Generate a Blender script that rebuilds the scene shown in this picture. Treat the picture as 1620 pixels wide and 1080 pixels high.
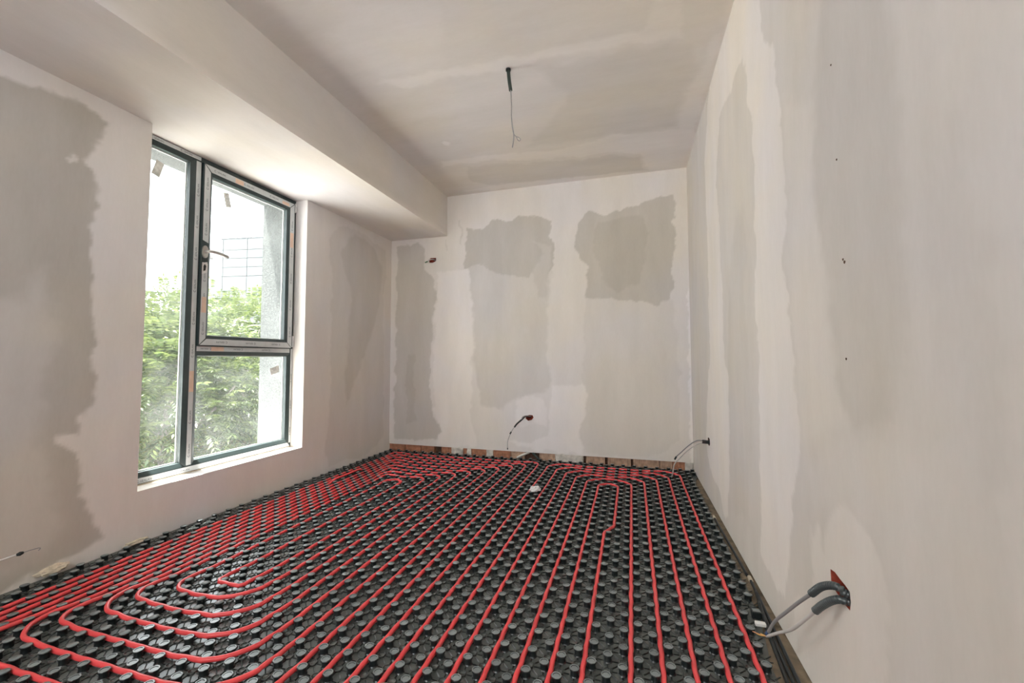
import bpy, bmesh, math, random
import numpy as np
from mathutils import Vector, Matrix, noise as mnoise

scene = bpy.context.scene
for _o in list(bpy.data.objects):
    bpy.data.objects.remove(_o, do_unlink=True)
COL = scene.collection
rng = np.random.default_rng(7)
random.seed(7)

# ------------------------------------------------------------------ camera
YAW, PITCH, ROLL = 0.2968, 0.0512, -0.0011
F_PX, CX, CY = 672.71, 810 - 16.46, 533.72
fwd = Vector((-math.sin(YAW) * math.cos(PITCH), math.cos(YAW) * math.cos(PITCH), math.sin(PITCH)))
rt = Vector((math.cos(YAW), math.sin(YAW), 0))
up = rt.cross(fwd)
cr, sr = math.cos(ROLL), math.sin(ROLL)
R_, U_ = cr * rt + sr * up, -sr * rt + cr * up
cam = bpy.data.cameras.new('camera')
cam.sensor_fit = 'HORIZONTAL'
cam.sensor_width = 36.0
cam.lens = F_PX * 36.0 / 1620.0
cam.shift_x = (810 - CX) / 1620.0
cam.shift_y = (CY - 540) / 1620.0
cam.clip_start = 0.02
cam.clip_end = 500
camo = bpy.data.objects.new('camera', cam)
COL.objects.link(camo)
camo.matrix_world = Matrix(((R_.x, U_.x, -fwd.x, 0), (R_.y, U_.y, -fwd.y, 0), (R_.z, U_.z, -fwd.z, 0), (0, 0, 0, 1)))
scene.camera = camo

# ------------------------------------------------------------------ world, sun, exposure
SKY, SUN = 6.6, 42.0
w = bpy.data.worlds.new('hazy_sky')
scene.world = w
w.use_nodes = True
bg = w.node_tree.nodes['Background']
bg.inputs[0].default_value = (0.93, 0.97, 1.0, 1)
bg.inputs[1].default_value = SKY
sun = bpy.data.lights.new('sun', 'SUN')
sun.energy = SUN
sun.angle = math.radians(1.0)
sun.color = (1.0, 0.975, 0.94)
suno = bpy.data.objects.new('sun', sun)
COL.objects.link(suno)
suno.location = (-8, -6, 20)
suno.rotation_euler = Vector((1.0, 0.45, -4.4)).to_track_quat('-Z', 'Y').to_euler()
scene.view_settings.view_transform = 'Standard'
scene.view_settings.look = 'None'
scene.view_settings.gamma = 1.0
scene.view_settings.use_curve_mapping = False
scene.view_settings.exposure = 0.20
cy = scene.cycles
cy.use_denoising = True
try:
    cy.denoiser = 'OPENIMAGEDENOISE'
except Exception:
    pass
cy.max_bounces = 14
cy.diffuse_bounces = 8
cy.transparent_max_bounces = 16
cy.sample_clamp_indirect = 12.0

# ------------------------------------------------------------------ room sizes (metres, camera at the origin)
XL, XR, YB, ZC = -2.5125, 0.4985, 4.074, 1.7251
ZB, XBM = 1.3017, -1.8465            # ceiling beam: soffit height and room face
YF = -1.6                            # rear wall behind the camera
ZFL = -0.978                         # concrete floor
ZP = -0.902                          # lower edge of the plaster on the back wall
XOUT = -2.94                         # outer face of the facade
WY0, WY1, WZ0 = 1.6233, 2.8004, -0.6963
P, NX, NY = 0.0474, 0.0056, 1.41     # nub lattice
ZM, ZN = -0.969, -0.9455              # mat base and nub tops

# ------------------------------------------------------------------ helpers
def link(o, parent=None):
    COL.objects.link(o)
    if parent is not None:
        o.parent = parent
    return o

def tag(o, label=None, cat=None, group=None, kind=None):
    if label: o['label'] = label
    if cat: o['category'] = cat
    if group: o['group'] = group
    if kind: o['kind'] = kind
    return o

def empty(name, loc=(0, 0, 0)):
    o = bpy.data.objects.new(name, None)
    o.empty_display_size = 0.05
    o.location = loc
    return link(o)

def child(o, parent):
    """parent without moving: parents here carry only a location"""
    o.parent = parent
    o.matrix_parent_inverse = Matrix.Translation(parent.location).inverted() if parent.parent is None else Matrix.Identity(4)
    return o

class MB:
    """collects geometry, becomes ONE mesh object"""
    def __init__(self): self.v, self.f, self.sm = [], [], []
    def add(self, vs, fs, smooth=False):
        n = len(self.v)
        self.v += [tuple(p) for p in vs]
        self.f += [tuple(i + n for i in f) for f in fs]
        self.sm += [smooth] * len(fs)
        return self
    def box(self, x0, x1, y0, y1, z0, z1, c=0.0):
        if c <= 0:
            vs = [(x, y, z) for x in (x0, x1) for y in (y0, y1) for z in (z0, z1)]
            fs = [(0, 1, 3, 2), (4, 6, 7, 5), (0, 4, 5, 1), (2, 3, 7, 6), (0, 2, 6, 4), (1, 5, 7, 3)]
            return self.add(vs, fs)
        bm = bmesh.new()
        bmesh.ops.create_cube(bm, size=1)
        for q in bm.verts:
            q.co = ((x0 + x1) / 2 + q.co.x * (x1 - x0), (y0 + y1) / 2 + q.co.y * (y1 - y0), (z0 + z1) / 2 + q.co.z * (z1 - z0))
        bmesh.ops.bevel(bm, geom=bm.edges[:], offset=c, segments=1, affect='EDGES')
        return self.bm(bm)
    def bm(self, bm, smooth=False):
        bm.verts.index_update()
        self.add([q.co[:] for q in bm.verts], [[q.index for q in f.verts] for f in bm.faces], smooth)
        bm.free()
        return self
    def prism(self, poly, axis, a, b):
        """polygon in the two other axes, from a to b along axis"""
        n = len(poly)
        def mk(p, t):
            l = list(p); l.insert(axis, t); return tuple(l)
        vs = [mk(p, a) for p in poly] + [mk(p, b) for p in poly]
        fs = [tuple(range(n))[::-1], tuple(range(n, 2 * n))] + [(i, (i + 1) % n, n + (i + 1) % n, n + i) for i in range(n)]
        return self.add(vs, fs)
    def tube(self, pts, r, seg=8, cap=True):
        pts = [Vector(p) for p in pts]
        n = len(pts)
        rr = r if hasattr(r, '__len__') else [r] * n
        vs, fs = [], []
        nrm = None
        for i in range(n):
            t = (pts[min(i + 1, n - 1)] - pts[max(i - 1, 0)]).normalized()
            if nrm is None:
                nrm = t.orthogonal().normalized()
            else:
                nrm = (nrm - t * nrm.dot(t))
                nrm = nrm.normalized() if nrm.length > 1e-6 else t.orthogonal().normalized()
            b = t.cross(nrm)
            for k in range(seg):
                a = 2 * math.pi * k / seg
                vs.append(pts[i] + (nrm * math.cos(a) + b * math.sin(a)) * rr[i])
        for i in range(n - 1):
            for k in range(seg):
                k2 = (k + 1) % seg
                fs.append((i * seg + k, i * seg + k2, (i + 1) * seg + k2, (i + 1) * seg + k))
        self.add(vs, fs, True)
        if cap:
            m = len(self.v) - len(vs)
            self.f += [tuple(m + k for k in range(seg))[::-1], tuple(m + (n - 1) * seg + k for k in range(seg))]
            self.sm += [False, False]
        return self
    def mesh(self, name, mat=None):
        me = bpy.data.meshes.new(name)
        me.from_pydata(self.v, [], self.f)
        me.polygons.foreach_set('use_smooth', self.sm)
        me.update()
        if mat: me.materials.append(mat)
        return me
    def build(self, name, mat, parent=None, fix=True):
        me = self.mesh(name, mat)
        if fix:
            bm = bmesh.new(); bm.from_mesh(me)
            bmesh.ops.recalc_face_normals(bm, faces=bm.faces[:])
            bm.to_mesh(me); bm.free()
        o = link(bpy.data.objects.new(name, me))
        if parent is not None: child(o, parent)
        return o

def smooth_path(pts, n=6):
    """Catmull-Rom through the points"""
    p = [Vector(q) for q in pts]
    p = [2 * p[0] - p[1]] + p + [2 * p[-1] - p[-2]]
    out = []
    for i in range(1, len(p) - 2):
        for k in range(n):
            t = k / n
            a, b, c, d = p[i - 1], p[i], p[i + 1], p[i + 2]
            out.append(0.5 * ((2 * b) + (c - a) * t + (2 * a - 5 * b + 4 * c - d) * t * t + (3 * b - a - 3 * c + d) * t ** 3))
    out.append(p[-2])
    return out

# ------------------------------------------------------------------ materials
def mat_new(name):
    m = bpy.data.materials.new(name)
    m.use_nodes = True
    nt = m.node_tree
    return m, nt, nt.nodes['Principled BSDF']

def N(nt, t, **kw):
    n = nt.nodes.new(t)
    for k, v in kw.items():
        setattr(n, k, v)
    return n

def simple(name, col, rough=0.5, metal=0.0, var=0.12, scale=12.0, bump=0.0, spec=0.5, ior=1.5):
    m, nt, b = mat_new(name)
    tc = N(nt, 'ShaderNodeTexCoord')
    no = N(nt, 'ShaderNodeTexNoise')
    no.inputs['Scale'].default_value = scale
    no.inputs['Detail'].default_value = 5
    nt.links.new(tc.outputs['Object'], no.inputs['Vector'])
    ra = N(nt, 'ShaderNodeValToRGB')
    e = ra.color_ramp.elements
    e[0].position, e[1].position = 0.3, 0.7
    e[0].color = tuple(c * (1 - var) for c in col) + (1,)
    e[1].color = tuple(min(1, c * (1 + var)) for c in col) + (1,)
    nt.links.new(no.outputs['Fac'], ra.inputs['Fac'])
    nt.links.new(ra.outputs['Color'], b.inputs['Base Color'])
    b.inputs['Roughness'].default_value = rough
    b.inputs['Metallic'].default_value = metal
    b.inputs['IOR'].default_value = ior
    b.inputs['Specular IOR Level'].default_value = spec
    if bump:
        bu = N(nt, 'ShaderNodeBump')
        bu.inputs['Strength'].default_value = bump
        bu.inputs['Distance'].default_value = 0.01
        nt.links.new(no.outputs['Fac'], bu.inputs['Height'])
        nt.links.new(bu.outputs['Normal'], b.inputs['Normal'])
    return m

def plaster(name, dark, light, stretch=(1, 1, 1), warm=0.05):
    """filler over plasterboard: vertex attribute 'tone' says how much filler covers the board"""
    m, nt, b = mat_new(name)
    L = nt.links.new
    at = N(nt, 'ShaderNodeAttribute', attribute_name='tone')
    tc = N(nt, 'ShaderNodeTexCoord')
    mp = N(nt, 'ShaderNodeMapping')
    mp.inputs['Scale'].default_value = stretch
    L(tc.outputs['Object'], mp.inputs['Vector'])
    n1 = N(nt, 'ShaderNodeTexNoise'); n1.inputs['Scale'].default_value = 3.2; n1.inputs['Detail'].default_value = 6; n1.inputs['Roughness'].default_value = 0.62
    n2 = N(nt, 'ShaderNodeTexNoise'); n2.inputs['Scale'].default_value = 1.3; n2.inputs['Detail'].default_value = 3
    n3 = N(nt, 'ShaderNodeTexNoise'); n3.inputs['Scale'].default_value = 60; n3.inputs['Detail'].default_value = 4
    L(mp.outputs['Vector'], n1.inputs['Vector']); L(tc.outputs['Object'], n2.inputs['Vector']); L(mp.outputs['Vector'], n3.inputs['Vector'])
    a1 = N(nt, 'ShaderNodeMath', operation='MULTIPLY_ADD'); a1.inputs[1].default_value = 0.75; a1.inputs[2].default_value = -0.375
    L(n1.outputs['Fac'], a1.inputs[0])
    a2 = N(nt, 'ShaderNodeMath', operation='ADD'); L(at.outputs['Fac'], a2.inputs[0]); L(a1.outputs[0], a2.inputs[1])
    a3 = N(nt, 'ShaderNodeMath', operation='MULTIPLY_ADD'); a3.inputs[1].default_value = 0.16; a3.inputs[2].default_value = -0.08
    L(n3.outputs['Fac'], a3.inputs[0])
    a4 = N(nt, 'ShaderNodeMath', operation='ADD'); L(a2.outputs[0], a4.inputs[0]); L(a3.outputs[0], a4.inputs[1])
    mr = N(nt, 'ShaderNodeMapRange'); mr.inputs['From Min'].default_value = -0.3; mr.inputs['From Max'].default_value = 1.4
    L(a4.outputs[0], mr.inputs['Value'])
    mx = N(nt, 'ShaderNodeMix', data_type='RGBA')
    mx.inputs['A'].default_value = tuple(dark) + (1,)
    mx.inputs['B'].default_value = tuple(light) + (1,)
    L(mr.outputs[0], mx.inputs['Factor'])
    hr = N(nt, 'ShaderNodeValToRGB')
    e = hr.color_ramp.elements
    e[0].position, e[1].position = 0.38, 0.62
    e[0].color = (1 + warm * .5, 1.0, 1 - warm, 1)
    e[1].color = (1 - warm * .3, 1 - warm * .25, 1 + warm * .5, 1)
    L(n2.outputs['Fac'], hr.inputs['Fac'])
    mu = N(nt, 'ShaderNodeMix', data_type='RGBA', blend_type='MULTIPLY'); mu.inputs['Factor'].default_value = 1
    L(mx.outputs['Result'], mu.inputs['A']); L(hr.outputs['Color'], mu.inputs['B'])
    L(mu.outputs['Result'], b.inputs['Base Color'])
    b.inputs['Roughness'].default_value = 0.75
    b.inputs['Specular IOR Level'].default_value = 0.25
    bu = N(nt, 'ShaderNodeBump'); bu.inputs['Strength'].default_value = 0.12; bu.inputs['Distance'].default_value = 0.004
    L(a4.outputs[0], bu.inputs['Height']); L(bu.outputs['Normal'], b.inputs['Normal'])
    return m

M = {}
DARK, LIGHT = (0.470, 0.444, 0.396), (0.845, 0.813, 0.784)
M['wall'] = plaster('wall_plaster', DARK, LIGHT, (1.6, 1.6, 0.45))
M['ceiling'] = plaster('ceiling_filler', DARK, LIGHT, (0.45, 1.7, 1))
M['beam'] = plaster('beam_filler', DARK, LIGHT, (1.6, 0.45, 1.2))
M['concrete'] = simple('dusty_concrete', (0.25, 0.195, 0.130), 0.9, var=0.4, scale=22, bump=0.5)
M['brick'] = simple('hollow_brick', (0.42, 0.19, 0.11), 0.85, var=0.3, scale=25, bump=0.3)
M['brick_pale'] = simple('dusty_brick', (0.46, 0.30, 0.21), 0.85, var=0.3, scale=25, bump=0.3)
M['mortar'] = simple('pale_mortar', (0.62, 0.58, 0.52), 0.9, var=0.2, scale=30, bump=0.5)
M['cavity'] = simple('dark_cavity', (0.10, 0.055, 0.035), 0.95, var=0.4, scale=30)
M['terracotta'] = simple('terracotta_cavity', (0.34, 0.055, 0.028), 0.85, var=0.35, scale=40)
def top_lit(name, side, top, rough):
    """black plastic; light on level faces and shade on sides put into the colour"""
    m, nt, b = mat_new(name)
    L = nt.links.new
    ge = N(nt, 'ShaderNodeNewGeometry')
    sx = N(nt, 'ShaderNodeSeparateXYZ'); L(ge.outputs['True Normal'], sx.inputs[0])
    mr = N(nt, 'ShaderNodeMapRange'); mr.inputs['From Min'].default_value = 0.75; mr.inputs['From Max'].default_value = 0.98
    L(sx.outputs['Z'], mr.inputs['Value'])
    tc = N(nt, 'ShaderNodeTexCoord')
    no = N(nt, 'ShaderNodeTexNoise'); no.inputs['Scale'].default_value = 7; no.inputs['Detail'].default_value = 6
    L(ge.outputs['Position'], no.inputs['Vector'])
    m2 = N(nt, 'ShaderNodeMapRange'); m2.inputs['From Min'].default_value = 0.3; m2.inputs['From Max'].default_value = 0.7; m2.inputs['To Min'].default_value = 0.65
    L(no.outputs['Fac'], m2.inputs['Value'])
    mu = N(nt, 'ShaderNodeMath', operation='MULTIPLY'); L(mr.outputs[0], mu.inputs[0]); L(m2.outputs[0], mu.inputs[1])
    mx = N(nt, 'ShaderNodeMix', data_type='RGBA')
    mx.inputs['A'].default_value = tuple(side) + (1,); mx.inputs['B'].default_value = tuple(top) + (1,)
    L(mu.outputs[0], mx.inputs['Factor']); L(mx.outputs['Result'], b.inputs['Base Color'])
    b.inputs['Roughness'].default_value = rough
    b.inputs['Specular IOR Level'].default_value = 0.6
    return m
M['mat'] = top_lit('black_mat_plastic', (0.014, 0.018, 0.017), (0.085, 0.097, 0.090), 0.30)
M['nub'] = top_lit('black_nub_plastic', (0.014, 0.019, 0.019), (0.235, 0.268, 0.270), 0.28)  # pale tops and dark sides: light from above painted into the colour
M['pipe'] = simple('red_pipe_plastic', (0.82, 0.080, 0.086), 0.30, var=0.07, scale=6, spec=0.45)
M['frame'] = simple('anthracite_profile', (0.035, 0.052, 0.052), 0.4, var=0.1)
M['film'] = simple('pale_protective_film', (0.60, 0.63, 0.63), 0.42, var=0.07, scale=18)
M['film_ink'] = simple('film_printing_ink', (0.05, 0.07, 0.09), 0.6)
M['tape'] = simple('orange_peach_tape', (0.78, 0.58, 0.45), 0.6, var=0.12)
M['sticker'] = simple('grey_paper_sticker', (0.80, 0.82, 0.78), 0.7, var=0.2, scale=60)
M['steel'] = simple('brushed_metal', (0.55, 0.53, 0.50), 0.35, metal=0.8)
M['white_plastic'] = simple('white_plastic', (0.72, 0.72, 0.70), 0.45)
M['black'] = simple('black_rubber', (0.018, 0.022, 0.022), 0.55)
M['green_black'] = simple('dark_green_conduit', (0.020, 0.034, 0.028), 0.45)
M['sleeve'] = simple('dark_ribbed_conduit', (0.060, 0.072, 0.072), 0.32, var=0.1, spec=0.6)
M['cable'] = simple('grey_cable_sheath', (0.30, 0.295, 0.29), 0.5, var=0.06)
M['cable_pale'] = simple('pale_cable_sheath', (0.62, 0.60, 0.56), 0.5, var=0.06)
M['wire_y'] = simple('yellow_wire', (0.72, 0.47, 0.08), 0.5)
M['wire_b'] = simple('blue_wire', (0.05, 0.10, 0.22), 0.5)
M['wire_r'] = simple('copper_wire', (0.62, 0.28, 0.14), 0.4)
M['lump'] = simple('plaster_crumbs', (0.60, 0.52, 0.40), 0.95, var=0.2, scale=40, bump=0.6)
M['foil'] = simple('milky_plastic_scrap', (0.75, 0.74, 0.74), 0.35, var=0.08)
M['render'] = simple('grey_facade_render', (0.088, 0.094, 0.091), 0.95, var=0.28, scale=90, bump=0.6)
M['pale_slab'] = simple('pale_bounce_screed', (0.26, 0.25, 0.24), 0.9, var=0.15, scale=6)
M['ground'] = simple('pale_dusty_yard', (0.45, 0.44, 0.425), 0.95, var=0.4, scale=0.6)
M['leaf'] = None
M['bark'] = simple('tree_bark', (0.15, 0.13, 0.11), 0.9, var=0.3, scale=14, bump=0.5)
M['cladding'] = simple('pale_cladding', (0.088, 0.096, 0.099), 0.6, var=0.04, scale=0.5)
M['joint'] = simple('grey_joint', (0.032, 0.038, 0.042), 0.8)
M['rail'] = simple('grey_railing', (0.10, 0.095, 0.095), 0.6)
M['roof'] = simple('grey_roof_sheet', (0.10, 0.105, 0.105), 0.7, var=0.2, scale=2)
M['house'] = simple('pale_house_render', (0.24, 0.22, 0.19), 0.9, var=0.1, scale=1)

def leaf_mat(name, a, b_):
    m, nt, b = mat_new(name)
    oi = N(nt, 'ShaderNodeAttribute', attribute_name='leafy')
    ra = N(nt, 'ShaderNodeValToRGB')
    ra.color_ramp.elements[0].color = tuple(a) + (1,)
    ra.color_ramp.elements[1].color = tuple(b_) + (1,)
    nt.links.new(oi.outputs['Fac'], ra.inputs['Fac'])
    nt.links.new(ra.outputs['Color'], b.inputs['Base Color'])
    b.inputs['Roughness'].default_value = 0.5
    tr = N(nt, 'ShaderNodeBsdfTranslucent')
    nt.links.new(ra.outputs['Color'], tr.inputs['Color'])
    mx = N(nt, 'ShaderNodeMixShader'); mx.inputs[0].default_value = 0.3
    nt.links.new(b.outputs[0], mx.inputs[1]); nt.links.new(tr.outputs[0], mx.inputs[2])
    nt.links.new(mx.outputs[0], nt.nodes['Material Output'].inputs['Surface'])
    return m
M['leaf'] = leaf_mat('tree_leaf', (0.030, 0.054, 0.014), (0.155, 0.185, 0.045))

def glass_mat():
    m, nt, b = mat_new('dusty_window_glass')
    L = nt.links.new
    tr = N(nt, 'ShaderNodeBsdfTransparent'); tr.inputs[0].default_value = (0.97, 0.985, 0.98, 1)
    gl = N(nt, 'ShaderNodeBsdfGlossy'); gl.inputs['Roughness'].default_value = 0.02
    du = N(nt, 'ShaderNodeBsdfTranslucent'); du.inputs[0].default_value = (0.9, 0.93, 0.9, 1)
    ge = N(nt, 'ShaderNodeNewGeometry')
    dt = N(nt, 'ShaderNodeVectorMath', operation='DOT_PRODUCT')
    L(ge.outputs['Normal'], dt.inputs[0]); L(ge.outputs['Incoming'], dt.inputs[1])
    ab = N(nt, 'ShaderNodeMath', operation='ABSOLUTE'); L(dt.outputs['Value'], ab.inputs[0])
    om = N(nt, 'ShaderNodeMath', operation='SUBTRACT'); om.inputs[0].default_value = 1; L(ab.outputs[0], om.inputs[1])
    pw = N(nt, 'ShaderNodeMath', operation='POWER'); pw.inputs[1].default_value = 5; L(om.outputs[0], pw.inputs[0])
    fr = N(nt, 'ShaderNodeMath', operation='MULTIPLY_ADD'); fr.inputs[1].default_value = 0.5; fr.inputs[2].default_value = 0.03
    L(pw.outputs[0], fr.inputs[0])
    tc = N(nt, 'ShaderNodeTexCoord')
    no = N(nt, 'ShaderNodeTexNoise'); no.inputs['Scale'].default_value = 4; no.inputs['Detail'].default_value = 8
    L(tc.outputs['Object'], no.inputs['Vector'])
    mr = N(nt, 'ShaderNodeMapRange'); mr.inputs['From Min'].default_value = 0.35; mr.inputs['From Max'].default_value = 0.75
    mr.inputs['To Min'].default_value = 0.01; mr.inputs['To Max'].default_value = 0.035
    L(no.outputs['Fac'], mr.inputs['Value'])
    m1 = N(nt, 'ShaderNodeMixShader'); L(mr.outputs[0], m1.inputs[0]); L(tr.outputs[0], m1.inputs[1]); L(du.outputs[0], m1.inputs[2])
    m2 = N(nt, 'ShaderNodeMixShader'); L(fr.outputs[0], m2.inputs[0]); L(m1.outputs[0], m2.inputs[1]); L(gl.outputs[0], m2.inputs[2])
    L(m2.outputs[0], nt.nodes['Material Output'].inputs['Surface'])
    return m
M['glass'] = glass_mat()

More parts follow.
